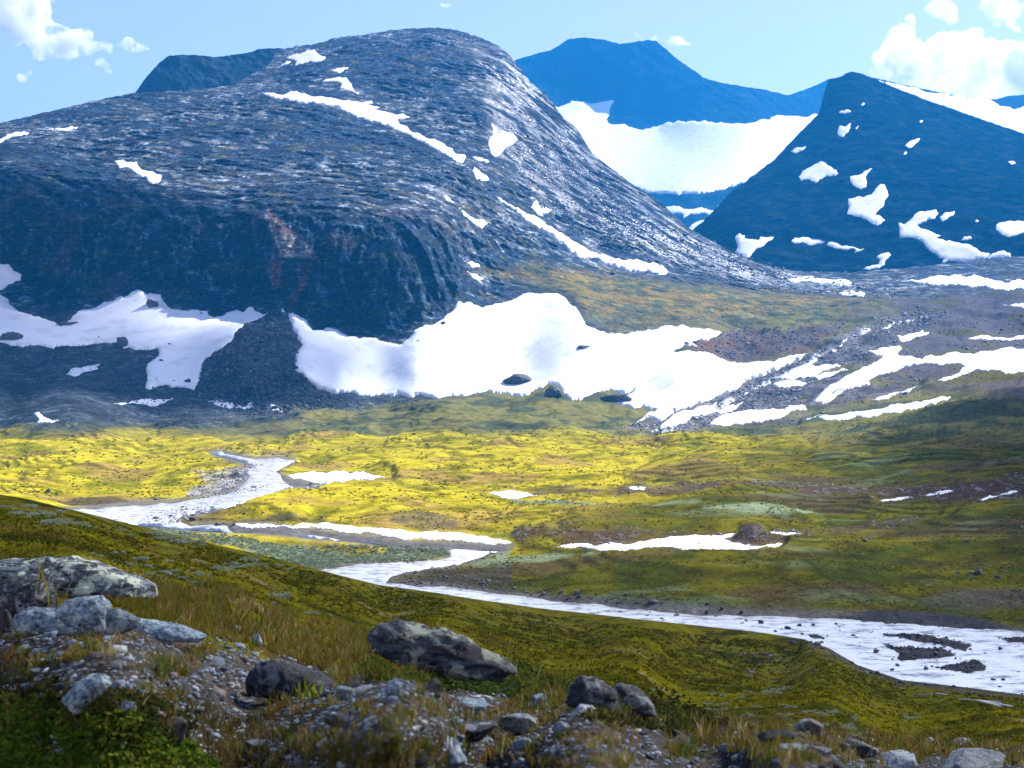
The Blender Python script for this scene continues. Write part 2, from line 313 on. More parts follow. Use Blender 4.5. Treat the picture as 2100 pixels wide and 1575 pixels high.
SNOW_E = {
 'e1': (P("1335,545 1340,520 1345,515 1365,520 1390,505 1385,530 1380,540 1355,563 1340,557", 2), 'small snow patch high on the dark right peak', 4),
 'e2': (P("1143,620 1175,605 1210,598 1195,615 1165,630", 2), 'small snow dash on the left edge of the right peak', 4),
 'e3': (P("1175,725 1190,705 1210,690 1255,668 1285,667 1310,685 1330,695 1340,712 1325,722 1290,722 1270,735 1235,745 1215,735 1185,742", 2), 'domed snow patch on the left part of the dark right peak', 5),
 'e4': (P("1385,725 1420,718 1440,710 1478,690 1465,705 1450,725 1455,745 1450,770 1430,777 1405,765 1390,748", 2), 'wedge of snow just above the biggest patch on the right peak', 4),
 'e5': (P("1380,815 1400,812 1440,810 1470,800 1490,775 1510,755 1528,757 1535,775 1545,800 1530,820 1520,850 1495,870 1490,885 1510,885 1520,895 1530,905 1500,925 1480,920 1460,905 1420,890 1375,880 1380,855", 2), 'big upright snow patch in the middle of the right peak', 5),
 'e6': (P("1585,115 1610,120 1630,105 1650,80 1690,68 1740,60 1750,75 1735,95 1710,100 1680,115 1660,125 1690,140 1720,150 1760,165 1740,175 1780,190 1830,195 1870,200 1900,215 1930,235 1960,240 1945,260 1900,265 1850,272 1820,270 1790,268 1770,282 1765,275 1775,262 1735,240 1700,215 1670,185 1630,175 1590,175 1588,150", 4), 'large snowfield sweeping down to the right foot of the right peak', 5),
 'e7': (P("1755,90 1775,72 1815,65 1810,85 1785,98 1765,110", 4), 'small snow patch right of the upper end of the large sweeping snowfield', 4),
 'e8': (P("1985,125 2000,112 2030,107 2100,108 2260,105 2260,150 2100,155 2040,172 2010,165 1985,145", 4), 'snow patch at the right edge of the photo on the right peak', 4),
 'e9': (P("915,172 935,157 955,165 950,180 985,180 1010,185 1020,170 1075,172 1065,185 1040,198 1020,215 1000,222 985,240 965,262 940,250 915,238 925,215 920,195", 4), 'jagged snow patch low at the left foot of the right peak', 4),
 'e10': (P("1145,190 1160,175 1200,172 1240,180 1285,188 1280,195 1250,200 1220,208 1190,195 1160,200", 4), 'left half of the broken horizontal snow line on the right peak', 4),
 'e11': (P("1290,205 1300,190 1330,195 1350,210 1400,212 1445,220 1430,230 1405,240 1410,225 1380,225 1345,222", 4), 'right half of the broken horizontal snow line on the right peak', 4),
 'e12': (P("1440,305 1470,292 1500,285 1510,270 1495,255 1515,240 1545,235 1555,248 1530,270 1525,290 1500,302 1460,308", 4), 'curved snow hook at the very bottom of the right peak', 4),
 'e13': (P("1948,260 1990,232 2020,228 2045,240 2045,255 2000,262", 4), 'small snow triangle touching the end of the large sweeping snowfield', 4),
 'e14': (P("1610,597 1640,575 1675,567 1660,585 1625,607", 2), 'small slanting snow patch high on the right half of the right peak', 4),
 'd1': (P("1340,462 1360,455 1390,456 1388,461 1355,464", 2), None, 2), 'd2': (P("1408,528 1420,515 1424,518 1414,532", 2), None, 2),
 'd3': (P("1670,500 1680,492 1686,498 1677,504", 2), None, 2), 'd4': (P("1604,630 1614,621 1621,626 1611,636", 2), None, 2),
 'd5': (P("2032,662 2050,660 2066,670 2048,676", 2), None, 2), 'd6': (P("1842,985 1855,970 1880,968 1886,980 1862,985", 2), None, 2),
 'd7': (P("1898,908 1905,900 1916,905 1908,912", 2), None, 2), 'd8': (P("1430,430 1442,420 1447,425 1436,434", 2), None, 2),
}
SNOW_F = {
 'glacier': (P("150,440 190,440 230,425 300,418 420,413 400,450 388,490 395,505 440,510 480,522 530,533 590,520 620,510 710,500 770,500 840,505 900,507 980,503 1020,490 1090,472 1150,475 1240,466 1300,460 1300,520 1200,560 1140,620 1080,680 1010,715 985,722 960,745 910,765 850,782 780,793 720,796 640,795 570,793 540,785 500,765 440,770 300,700 200,600", 2), 'wide snow covered glacier in the cirque below the far blue peak', 10),
 'below': (P("560,860 620,850 700,855 720,858 780,850 830,862 850,840 880,815 900,805 910,810 920,812 975,797 990,800 960,815 920,840 890,862 870,890 860,915 850,950 810,985 760,990 700,960 725,935 800,890 805,882 720,885 705,895 700,880 620,880", 2), 'branching snow tongue in the gully below the glacier', 6),
}
SNOW_G = {'ridge': (P("1440,300 1480,318 1560,343 1650,358 1780,384 1850,399 1960,408 2100,436 2300,470 2300,640 2100,560 2000,530 1900,495 1800,455 1700,420 1640,395 1560,365", 2), 'broad snow slope behind the crest of the right peak', 6)}
RIVER1 = P("430,928 455,924 460,929 520,940 570,937 605,943 585,955 565,965 578,975 600,984 640,993 625,1005 570,1016 520,1026 470,1041 400,1051 372,1056 360,1065 390,1076 440,1074 480,1076 560,1079 640,1086 700,1096 780,1104 850,1113 930,1113 1000,1119 1050,1119 1035,1126 1002,1131 985,1140 950,1150 940,1155 880,1162 830,1170 800,1180 790,1192 840,1197 830,1230 740,1230 640,1200 640,1170 690,1160 750,1152 830,1148 900,1145 925,1138 918,1129 880,1121 780,1114 700,1106 600,1096 520,1091 420,1087 330,1079 200,1072 120,1050 160,1040 230,1036 330,1029 420,1019 480,1004 500,990 510,975 490,965 520,955 500,947")
RIVER2 = P("760,1188 820,1193 900,1198 1000,1211 1100,1222 1220,1233 1330,1246 1400,1253 1480,1257 1600,1259 1750,1263 1900,1269 2000,1280 2100,1290 2500,1330 2500,1500 1700,1450 1300,1330 900,1230 760,1220")
BARS = [P("1540,400 1640,400 1720,410 1800,420 1830,440 1740,450 1660,455 1600,462 1570,450 1600,430", 8), P("1730,485 1820,470 1890,457 1945,475 1940,495 1870,508 1800,500", 8),
        P("1510,350 1640,345 1700,355 1790,370 1890,395 1860,418 1800,405 1700,385 1610,370", 8), P("1990,365 2060,360 2260,365 2260,388 2040,385", 8),
        P("1330,284 1500,276 1700,280 1900,300 2060,330 1850,330 1650,312 1450,300", 8), P("1210,350 1250,348 1290,365 1280,372 1230,366", 8)]
GRAVEL = [P("790,240 900,225 1000,205 1040,190 1090,200 1010,240 1050,275 1100,295 1060,310 960,320 800,345 760,330 780,290 880,270", 5), P("300,1050 420,1030 480,1040 400,1060 340,1075 280,1072"),
          P("580,1000 690,985 640,1005 560,1025 440,1055 380,1060 480,1040")]
CLIFF = P("-200,330 0,320 120,330 240,345 330,400 440,425 560,425 640,410 720,440 800,430 870,440 930,480 960,560 950,612 900,645 845,680 820,700 770,690 640,672 600,640 520,630 420,636 330,605 280,592 150,645 100,655 0,600 -200,590")
WILLOW = [P("600,460 760,480 900,505 1000,500 1100,515 1300,525 1500,530 1700,535 1850,545 1840,570 1750,590 1600,600 1400,605 1380,625 1250,620 1200,600 1100,560 900,530 700,490", 5), P("1950,570 2000,555 2100,550 2100,620 1900,610", 5), P("0,570 80,565 160,560 260,575 240,590 150,600 0,600", 6), P("270,580 330,570 370,580 340,592 290,592", 6),
          P("0,350 200,345 480,370 800,375 1000,380 1300,395 1250,410 900,405 600,395 300,385 0,370", 6)]
PEAT = [P("400,290 700,260 1000,255 1300,250 1600,265 1900,270 2100,250 2100,380 1800,370 1500,372 1250,370 1100,330 900,300 500,320 100,345 0,330 200,280", 6), P("0,475 300,480 600,490 800,480 1200,470 1500,430 1700,420 1650,450 1300,500 1130,540 1000,560 500,565 250,560 180,540 20,525", 6)]
MOUNDS = [P("880,505 915,490 980,484 1060,490 1120,505 1100,528 1040,535 990,542 920,530", 6), P("780,492 830,473 880,470 910,487 860,499", 6), P("1600,420 1700,405 1790,402 1870,412 1900,440 1880,475 1650,475 1590,460", 5), P("1640,780 1750,745 1900,730 2100,720 2250,720 2250,800 1950,830 1700,800", 6)]
DARKBANK = [P("190,350 320,335 480,340 560,360 480,370 380,375 230,365", 5), P("720,410 800,415 960,425 1150,430 1420,440 1440,455 1280,450 1180,447 960,446 820,440 740,425", 5), P("1580,620 1800,620 2100,610 2100,705 1900,700 1700,690 1540,665 1650,640", 5)]
SCAR = P("545,440 575,450 600,470 630,490 645,520 650,535 600,532 575,525 555,490")
REDROCK = [P("548,425 575,450 600,475 590,490 560,470"), P("555,530 580,530 575,580 560,590 550,560"), P("620,535 640,540 625,600 600,640 590,620 615,570")]
CONE = P("550,645 575,634 590,642 600,690 612,720 605,760 640,790 660,805 720,815 640,850 500,850 400,815 410,770 420,740 470,705 500,668")
FAN = P("1260,880 1340,862 1440,820 1540,780 1640,735 1720,690 1800,650 1880,632 1960,640 1850,700 1700,760 1600,840 1450,880 1350,890")
ROCKY = P("1290,880 1400,838 1600,760 1800,660 2250,640 2250,765 2000,790 1850,815 1700,845 1560,866 1400,880")
OUTCROP = P("1440,725 1400,705 1470,690 1500,670 1600,675 1700,665 1760,640 1700,690 1650,722 1550,740 1500,742")

# ------------------------------------------------------------------ depth model of valley and big mountain
vfoot = line("-900,890 -300,885 0,882 300,872 500,866 650,850 800,832 1000,806 1100,760 1200,695 1500,655 1850,610 2100,596 2400,590 3200,590")
vtop = line("-900,320 -400,300 -100,268 0,252 60,238 130,222 200,205 277,190 340,188 400,183 450,179 480,170 530,145 552,132 566,103 600,96 650,89 690,77 750,70 800,61 850,58 900,56 940,62 980,75 1025,95 1050,118 1060,130 1085,165 1125,200 1150,235 1185,265 1200,292 1215,315 1260,350 1300,380 1340,405 1365,425 1410,465 1460,495 1507,520 1550,537 1605,552 1650,557 1750,558 1850,550 1900,545 2000,532 2100,525 2300,518 3200,518")
LAND = [(0,885,1370),(300,870,1480),(500,865,1530),(650,850,1600),(800,830,1700),(1000,805,1760),(100,715,1750),(100,655,1950),(500,640,1985),(820,705,1900),(700,690,1935),(950,620,2060),
 (500,790,1640),(540,700,1800),(575,640,1960),(800,812,1730),(1050,812,1750),(1000,700,1950),(1150,605,2190),(1250,700,1950),(1000,760,1835),(850,760,1800),(700,760,1750),(1150,760,1830),(1250,760,1810),(1250,820,1690),(1400,700,2010),(1400,760,1790),(1600,695,2050),(450,720,1770),(300,740,1755),(650,720,1840),(620,770,1690),
 (0,560,2060),(0,330,2260),(200,600,2010),(200,400,2150),(400,610,2000),(400,430,2120),(550,620,1990),(550,430,2105),(700,670,1945),(700,430,2115),(850,655,1955),(850,450,2130),(930,560,2100),(930,480,2200),
 (0,260,2900),(-300,330,2800),(-300,600,2080),(-300,880,1400),(200,300,2580),(200,215,3000),(370,190,3150),(400,330,2450),(550,330,2510),(550,250,2800),(560,150,3350),(700,350,2470),(700,200,3050),(650,95,3650),(800,300,2720),(800,150,3280),(900,60,3800),(900,180,3220),(950,330,2680),(1000,250,3020),(1040,115,3700),(1000,90,3800),
 (1100,400,2750),(1000,450,2420),(1130,205,3650),(1205,300,3480),(1300,380,3330),(1410,465,3180),(1507,520,3080),(1605,552,3020),(1150,350,3050),(1200,450,2780),(1300,500,2720),(1100,500,2460),(1000,560,2230),(1400,540,2770),(1250,560,2500),(1100,560,2330),(1450,600,2460),(1300,600,2360),(1600,600,2620),(1700,620,2520),(1650,557,3060),
 (1200,645,2090),(1400,655,2150),(1600,650,2260),(1850,620,2520),
 (1300,880,1340),(1350,850,1530),(0,700,1790),(0,760,1640),(0,820,1500),(-200,780,1600),(150,780,1610),(300,800,1610),(-150,700,1790),(0,640,1960),(-300,700,1790),(1300,780,1800),(1400,830,1540),(1500,800,1700),(1600,740,1850),(1700,690,2000),(1800,650,2200),(2100,720,1900),(2100,640,2200),(2100,600,2500),(2100,530,3050),(2400,525,3050),(2400,600,2500),(1850,550,3010),(1900,590,2650),
 (2100,785,1250),(1900,815,1250),(1700,850,1250),(1500,880,1250),(2100,770,1450),(2400,740,1300),
 (2100,900,760),(2100,1000,530),(2100,1100,395),(2100,1250,290),(2400,1000,530),(1500,1000,585),(1500,1100,412),(1500,1240,297),(1200,900,1150),(1200,1000,615),(1200,1130,391),
 (0,1000,630),(0,950,823),(0,905,1137),(500,900,1187),(500,950,823),(500,1050,510),(800,1050,510),(800,900,1187),(800,1150,370),(500,1150,370),(0,1050,510),(800,1300,262),(1500,1300,262),(2100,1400,219),(0,1150,370),(0,1400,219),(1500,1450,202),(-300,1000,630),(-300,1300,262),(2400,1400,219)]
_l = np.array(LAND, float)
land_w = RBF(_l[:, :2], 1e3/_l[:, 2], np.where(_l[:, 1] > 590, 1.2e-3, 3e-5)*np.where(_l[:, 1] > 920, .1, 1))
all_snowC = [p for p, _, _ in SNOW_C.values()]
BUMPS = [(620,1030,330,28,2.4),(840,1062,120,20,2.0),(1060,1088,120,22,1.6),(1300,1070,260,25,1.5),(1350,1175,330,30,1.0),(1700,1190,260,24,1.8),(1780,1130,110,22,2.6),(1550,1104,75,15,1.7),(1470,1092,40,10,1.4),(1950,1220,220,30,3.0),(2050,1120,180,26,2.5),(900,930,260,18,2.0),(760,955,160,14,2.4),(180,975,220,16,1.5),(250,1012,170,10,1.6),(1500,950,400,20,2.0),(1900,950,300,20,2.5),(1100,860,180,14,3),(850,850,160,10,3),(1500,1158,260,18,.5)]
def land_masks(u, v):
    vf = vfoot(u)
    mt = sstep(vf-v, -4, 70)
    sn = sstep(union_d(u, v, all_snowC, 24), -18, -3)
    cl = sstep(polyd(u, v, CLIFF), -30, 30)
    rv = np.maximum(polyd(u, v, RIVER1), polyd(u, v, RIVER2))
    bars = union_d(u, v, BARS, 30)
    return dict(mt=mt, sn=sn, cl=cl, rv=rv, bars=bars, vf=vf)
def land_surface(u, v, mk=None, extra=False):
    uc = np.clip(u, -300, 2400)
    Y = 1e3/np.maximum(land_w(uc, v), .12)
    p = ray(u, v, Y); X, Z = p[:, 0], p[:, 2]
    mk = mk or land_masks(u, v)
    m = mk['mt']*(1-.93*mk['sn'])
    d = np.zeros(len(u)); s = m > .01
    x, y, z, cl = X[s], Y[s], Z[s], mk['cl'][s]
    up = sstep(z, 60, 260)
    zz = z+.22*x
    big = fbm(x/420, y/420, z/300, 3)*30
    strata = (ridged(x/110, y/120, zz/30, 4)-.64)*22
    gul = (ridged((x+.3*y)/52, y/80, (z-.25*x)/190, 5)-.62)*40+(ridged(x/15, y/30, z/60, 3)-.62)*12+(ridged(x/90, y/90, zz/26, 3)-.62)*5
    talus = fbm(x/14, y/14, z/14, 3)*3
    blocks = (ridged((x+z)/30, y/34, (z-.4*x)/20, 4)-.62)*16
    d[s] = big*up+up*(1-cl)*(strata+blocks)*(.55+.9*sstep(fbm(x/160, y/160, z/90, 3), -.25, .3))+cl*gul+(1-up)*talus
    p += (np.array([0, 0, CAMZ])-p)*(d*m/Y)[:, None]
    # valley: vertical relief
    b = (1-mk['mt'])*(1-.93*mk['sn'])
    s = b > .01
    x, y = p[s, 0], p[s, 1]
    uu, vv = u[s], v[s]
    h = 2.0*fbm(x/85, y/85, 0*x+3, 4)+.75*fbm(x/20, y/26, 0*x+9, 3)
    h += np.abs(fbm(x/38, y/55, 0*x+1.5, 2))*1.5-.3
    f1 = fbm(x/95, y/120, 0*x+11, 3, .4); f2 = fbm(x/50, y/70, 0*x+21, 2)
    for t in (-.22, -.05, .1, .24): h += 1.0*(sstep(f1, t, t+.09)-.5)
    for t in (-.1, .12): h += .6*(sstep(f2, t, t+.12)-.5)
    h *= np.clip(y/500, .45, 2.2)
    hb = 0
    for (bu, bv, ru, rv_, hh) in BUMPS:
        q = ((uu-bu)/ru)**2+((vv-bv)/rv_)**2
        hb = hb+hh*np.exp(-q*1.1)
    rv = mk['rv'][s]
    out = sstep(-rv, 0, 16)
    dz = (h*.8+hb)*out+.55*sstep(-rv, -1, 5)
    stones = np.maximum(0, fbm(x/2.2, y/4.5, 0*x+2, 3))
    dz = dz-.55+(1-out)*(-.12+.45*stones*sstep(fbm(x/22, y/30, 0*x+6, 2), -.2, .5))
    dz += sstep(mk['bars'][s], -4, 3)*(.22+.35*stones)
    p[s, 2] += dz*b[s]
    return p
def lerp(a, b, t): return a+(np.asarray(b)-a)*t[:, None]
def land_cols(u, v, p, mk):
    X, Y, Z = p.T; n = len(u)
    n1 = fbm(X/90, Y/90, Z/40, 4); n2 = fbm(X/22, Y/30, Z/12, 3); n3 = fbm(X/300, Y/300, Z/200, 3)
    # rock
    c = np.tile(np.array([.024, .042, .075]), (n, 1))
    zz = Z+.22*X
    fl = sstep(fbm(X/34, Y/34, zz/13, 5, .6)+.5*fbm(X/240, Y/240, Z/140, 3), .08, .36)
    c = lerp(c, (.24, .265, .29), fl*.8)
    c = lerp(c, (.007, .014, .030), sstep(fbm(X/30+5, Y/30, zz/8, 4), .1, .4)*.8)
    moss = sstep(fbm(X/60+9, Y/60, zz/14, 4), .16, .38)
    c = lerp(c, (.085, .078, .028), moss*.6)
    cl = mk['cl']
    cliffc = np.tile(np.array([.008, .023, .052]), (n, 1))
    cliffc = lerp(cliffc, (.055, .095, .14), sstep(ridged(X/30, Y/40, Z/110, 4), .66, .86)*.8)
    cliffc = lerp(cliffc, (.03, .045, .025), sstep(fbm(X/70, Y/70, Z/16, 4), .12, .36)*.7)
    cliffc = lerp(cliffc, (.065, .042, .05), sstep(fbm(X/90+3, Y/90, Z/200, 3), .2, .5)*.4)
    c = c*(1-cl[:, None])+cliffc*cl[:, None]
    jn = 8*n2
    c = lerp(c, (.26, .245, .25), sstep(polyd(u, v, SCAR)+jn, -4, 8)*.8)
    c = lerp(c, (.14, .065, .06), sstep(union_d(u, v, REDROCK, 30)+jn, -6, 10)*.7)
    tal = sstep(v-line("-300,600 300,640 820,700 1000,620 1100,560 1400,560 1800,600 2400,560")(u), -6, 14)
    c = lerp(c, (.04, .052, .068), tal*.85)
    c = c*(1+.35*tal*n2)[:, None]
    # grass ridge on the right side of the massif
    gr = P("950,560 1040,545 1100,535 1250,560 1400,580 1550,590 1700,600 1850,615 1960,632 1800,660 1700,672 1600,672 1500,660 1420,668 1330,672 1250,685 1200,660 1170,610 1100,585")
    gm = sstep(polyd(u, v, gr)+14*n1+6*n2, -12, 22)
    gcol = lerp(np.tile(np.array([.21, .155, .035]), (n, 1)), (.075, .09, .04), sstep(n2+.6*n1, -.15, .3))
    gcol = lerp(gcol, (.09, .10, .06), sstep(v, 615, 660)*sstep(-u, -1400, -1150))
    c = c*(1-gm[:, None])+gcol*gm[:, None]
    # lit stripes of wet slab on the right flank
    # valley colours
    g = np.tile(np.array([.41, .338, .024]), (n, 1))
    f1 = fbm(X/95, Y/120, 0*X+11, 3, .4); sc_ = 0
    for t in (-.22, -.05, .1, .24): sc_ = np.maximum(sc_, 1-np.abs(f1-t-.045)/.045)
    sc_ = np.clip(sc_, 0, 1)
    g = lerp(g, (.20, .19, .012), sstep(n2+.5*n1, .05, .5))
    g = lerp(g, (.27, .17, .06), sstep(fbm(X/60+4, Y/110, Z*0, 3), .1, .4)*.75)
    g = lerp(g, (.085, .09, .012), sc_*.6)
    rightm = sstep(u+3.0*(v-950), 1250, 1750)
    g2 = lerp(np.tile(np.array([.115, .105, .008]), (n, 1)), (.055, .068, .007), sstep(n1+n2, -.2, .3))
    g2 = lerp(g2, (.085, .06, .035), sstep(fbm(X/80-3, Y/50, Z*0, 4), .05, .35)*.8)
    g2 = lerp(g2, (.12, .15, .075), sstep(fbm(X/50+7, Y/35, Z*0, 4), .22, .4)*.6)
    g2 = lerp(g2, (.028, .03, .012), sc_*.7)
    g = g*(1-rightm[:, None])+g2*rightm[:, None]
    farv = sstep(-v, -905, -880)
    gf = lerp(np.tile(np.array([.16, .15, .05]), (n, 1)), (.07, .085, .045), sstep(n1+.7*n2, -.1, .25))
    gf = lerp(gf, (.05, .055, .05), sstep(-u, -640, -560)*.4)
    g = g*(1-farv[:, None])+gf*farv[:, None]
    g = lerp(g, (.075, .045, .036), sstep(union_d(u, v, PEAT, 40)+16*n2+8*n1, -6, 18)*.85)
    st = sstep(fbm(X/3.5, Y/6, Z*0+2, 3), .18, .4)
    pz = sstep(union_d(u, v, PEAT, 40)+20*n2, 0, 24)
    g = lerp(g, (.17, .17, .18), pz*st*.8)
    g = lerp(g, (.17, .21, .12), sstep(union_d(u, v, WILLOW, 30)+5*n2+3*n1, -2, 5)*sstep(n2, -.5, .0))
    g = lerp(g, (.085, .075, .068), sstep(union_d(u, v, MOUNDS, 30)+16*n2+10*n1, -2, 16)*.8)
    g = lerp(g, (.052, .046, .042), sstep(union_d(u, v, DARKBANK, 30)+5*n2, -3, 5)*.8)
    g = lerp(g, (.34, .325, .31), sstep(union_d(u, v, GRAVEL, 30)+6*n2, -5, 9)*.95)
    rv = mk['rv']
    g = lerp(g, (.15, .14, .135), sstep(rv+4*n2, -10, -2)*.85)
    g = lerp(g, (.12, .115, .115), sstep(rv, -2, 2))
    g = lerp(g, (.055, .055, .06), sstep(mk['bars']+3*n2, -4, 2))
    fan = sstep(polyd(u, v, FAN)+8*n2, -6, 14)
    fc = lerp(np.tile(np.array([.30, .295, .30]), (n, 1)), (.12, .125, .135), sstep(fbm(X/20, Y/26, Z/8, 3), -.1, .25))
    g = g*(1-fan[:, None])+fc*fan[:, None]
    rk2 = sstep(polyd(u, v, ROCKY)+14*n1+10*n2, -10, 16)*sstep(fbm(X/60+2, Y/70, Z*0, 3), -.35, -.05)
    rc = lerp(np.tile(np.array([.15, .14, .145]), (n, 1)), (.075, .075, .085), sstep(fbm(X/25, Y/30, Z/8, 3), -.1, .25))
    g = g*(1-rk2[:, None])+rc*rk2[:, None]
    ou = sstep(polyd(u, v, OUTCROP)+8*n2, -8, 10)
    oc = lerp(np.tile(np.array([.12, .10, .095]), (n, 1)), (.15, .085, .05), sstep(n2+n1, .1, .5))
    g = g*(1-ou[:, None])+oc*ou[:, None]
    mo = sstep(-v+.16*(u-1500), -760, -700)*sstep(u, 1680, 1900)      # brown moraine on the far right
    mc = lerp(np.tile(np.array([.10, .09, .095]), (n, 1)), (.10, .095, .035), sstep(n1, -.05, .3))
    g = g*(1-mo[:, None])+mc*mo[:, None]
    mt = sstep(mk['vf']-v+12*n1+8*n2, -12, 20)
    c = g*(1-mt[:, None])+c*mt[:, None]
    fk = polyd(u, v, P("1040,60 1220,290 1420,465 1640,552 1900,600 1780,606 1560,592 1370,552 1180,470 1010,330 980,200 960,100"))
    wet = sstep(fk+26*n1, -5, 45)*sstep(fbm((X+.5*Y)/60, Y/150, (Z+.55*X)/16, 4), -.12, .18)
    wet = np.maximum(wet, .8*sstep(polyd(u, v, FAN), 0, 15)*sstep(n2, -.1, .2))
    wet = np.maximum(wet, .9*sstep(rv, -6, 0)*(1-mk['mt']))
    return np.clip(c, .01, .9), wet, (1-gm)*(1-.5*tal)

UD = np.linspace(-60, 2160, 980)
UG = np.concatenate([np.linspace(-900, -75, 30), UD, np.linspace(2175, 3100, 30)])
def land_sheet(name, t_to_v, nr, back, mat, **kw):
    nc = len(UG)
    T = np.linspace(0, 1, nr)
    u = np.tile(UG, nr); t = np.repeat(T, nc)
    v = t_to_v(u, t)
    mk = land_masks(u, v)
    p = land_surface(u, v, mk)
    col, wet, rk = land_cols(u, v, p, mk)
    if back:
        rows = [p]; last = p[-nc:]; cl = [col]; ws = [wet]; rs = [rk]
        for dy, dz in back:
            q = last+np.array([0, dy, dz]); q[:, 0] *= q[:, 1]/last[:, 1]; q[:, 2] = np.maximum(q[:, 2], -30)
            rows.append(q); cl.append(col[-nc:]); ws.append(wet[-nc:]); rs.append(rk[-nc:])
        p = np.concatenate(rows); col = np.concatenate(cl); wet = np.concatenate(ws); rk = np.concatenate(rs); nr += len(back)
    me = mesh_np(name, p, [grid_faces(nr, nc)], mat, col, True, {'wet': wet, 'rk': rk})
    return add(name, me, **kw)
def v_mount(u, t):
    vt = vtop(u)+2.2*noise3(u/9, u*0+.3, t*0+5)+1.2*noise3(u/3.3, u*0+.7, t*0+9)
    return vfoot(u)+(vt-vfoot(u))*t
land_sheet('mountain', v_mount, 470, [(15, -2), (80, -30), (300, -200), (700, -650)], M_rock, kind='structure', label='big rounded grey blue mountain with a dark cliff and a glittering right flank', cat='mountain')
def v_val(u, t):
    vf = vfoot(u); k = np.minimum(900, 1460+0*u); a = 1460
    tt = np.interp(t, [0, .16, .44, .72, 1], [1460, 1130, 980, 895, 0])
    far = np.clip((t-.72)/.28, 0, 1)
    return np.where(t <= .72, np.maximum(tt, vf+(895-vf)*.0), 895+(vf-895)*far)
land_sheet('valley_floor', v_val, 640, None, M_valley, kind='structure', label='yellow green valley floor with hummocks and stony banks', cat='valley floor')

# ------------------------------------------------------------------ far peaks
class Far:
    def __init__(self, pts, relief, clampu):
        a = np.array(pts, float); self.w = RBF(a[:, :2], 1e3/a[:, 2], 1e-6); self.r = relief; self.cu = clampu
    def __call__(self, u, v):
        uc = np.clip(u, *self.cu)
        Y = 1e3/np.maximum(self.w(uc, v), .08)
        p = ray(u, v, Y); d = self.r(u, v, p)
        p += (np.array([0, 0, CAMZ])-p)*(d/Y)[:, None]; return p
def far_relief(a1, a2, s1, s2, polys):
    def f(u, v, p):
        x, y, z = p.T; sn = sstep(union_d(u, v, polys, 20), -12, -2)
        return (a1*(ridged(x/s1, y/s1, z/(s1*2.2), 4)-.63)+a2*(ridged(x/s2, y/s2, z/(s2*1.6), 4)-.63))*(1-.93*sn)
    return f
def far_sheet(name, far, ulim, nu, top, bot, nr, colfun, jit, **kw):
    ug = np.linspace(ulim[0], ulim[1], nu); u = np.tile(ug, nr); t = np.repeat(np.linspace(0, 1, nr), nu)
    vt = top(u)+jit*noise3(u/9, u*0+.3, u*0+5)+.5*jit*noise3(u/3.1, u*0+.7, u*0+9)
    v = bot(u)+(vt-bot(u))*t
    p = far(u, v); col = colfun(u, v, p); last = p[-nu:]; rows = [p]; cl = [col]
    for dy, dz in [(20, -3), (100, -40), (400, -300), (900, -800)]:
        q = last+np.array([0, dy, dz]); q[:, 0] *= q[:, 1]/last[:, 1]; q[:, 2] = np.maximum(q[:, 2], -30); rows.append(q); cl.append(col[-nu:])
    me = mesh_np(name, np.concatenate(rows), [grid_faces(nr+4, nu)], M_far, np.concatenate(cl))
    return add(name, me, **kw)
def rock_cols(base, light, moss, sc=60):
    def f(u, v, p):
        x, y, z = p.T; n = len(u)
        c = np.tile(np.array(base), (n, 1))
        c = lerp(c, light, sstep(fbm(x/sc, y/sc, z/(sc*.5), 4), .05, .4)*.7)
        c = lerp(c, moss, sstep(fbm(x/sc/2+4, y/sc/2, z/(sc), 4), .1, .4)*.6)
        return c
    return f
farE = Far([(1400,560,3550),(1650,560,3450),(2100,530,3350),(2100,570,3280),(1900,548,3400),(1500,450,3800),(1650,450,3750),(1850,450,3680),(2100,430,3650),(1745,146,5000),(1680,232,4750),(1590,325,4420),(1500,392,4150),(1410,480,3930),(1790,160,5000),(1900,205,4950),(2100,274,4750),(1750,300,4280),(1900,300,4300),(2100,350,4150),(2350,345,4500),(2350,530,3400),(1600,400,3980)],
           far_relief(48, 24, 300, 80, [p for p, _, _ in SNOW_E.values()]), (1300, 2350))
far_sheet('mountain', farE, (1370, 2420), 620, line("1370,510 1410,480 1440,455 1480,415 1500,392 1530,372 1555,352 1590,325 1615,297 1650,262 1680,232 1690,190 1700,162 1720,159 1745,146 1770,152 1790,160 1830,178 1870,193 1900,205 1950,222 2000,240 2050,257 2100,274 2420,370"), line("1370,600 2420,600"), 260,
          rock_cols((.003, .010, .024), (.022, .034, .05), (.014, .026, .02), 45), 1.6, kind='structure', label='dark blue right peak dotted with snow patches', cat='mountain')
farF = Far([(1100,420,7175),(1400,400,7175),(1600,420,7175),(1400,330,7934),(1150,330,7865),(1350,268,8694),(1150,215,8763),(1250,210,8970),(1300,260,8721),(1600,240,9150),(1680,235,9500),(1550,250,8666),(1200,77,9384),(1060,121,9384),(1340,82,9384),(1445,160,9177),(1570,184,9400),(1640,190,9700),(1300,150,9080),(1500,220,8901),(1400,500,6485),(1100,500,6485),(1650,500,6485),(1700,160,10000)],
           far_relief(85, 45, 560, 150, [p for p, _, _ in SNOW_F.values()]), (1000, 1750))
far_sheet('mountain', farF, (980, 1800), 480, line("980,150 1040,130 1060,121 1085,115 1105,108 1130,103 1150,91 1165,80 1195,77 1240,81 1270,90 1295,87 1330,82 1345,84 1365,100 1390,122 1420,142 1445,160 1480,170 1525,177 1570,184 1615,195 1645,186 1680,172 1700,162 1800,210"), line("980,520 1800,520"), 230,
          rock_cols((.012, .026, .048), (.035, .052, .075), (.02, .035, .04), 110), 1.3, kind='structure', label='far blue peak with a steep headwall above the glacier', cat='mountain')
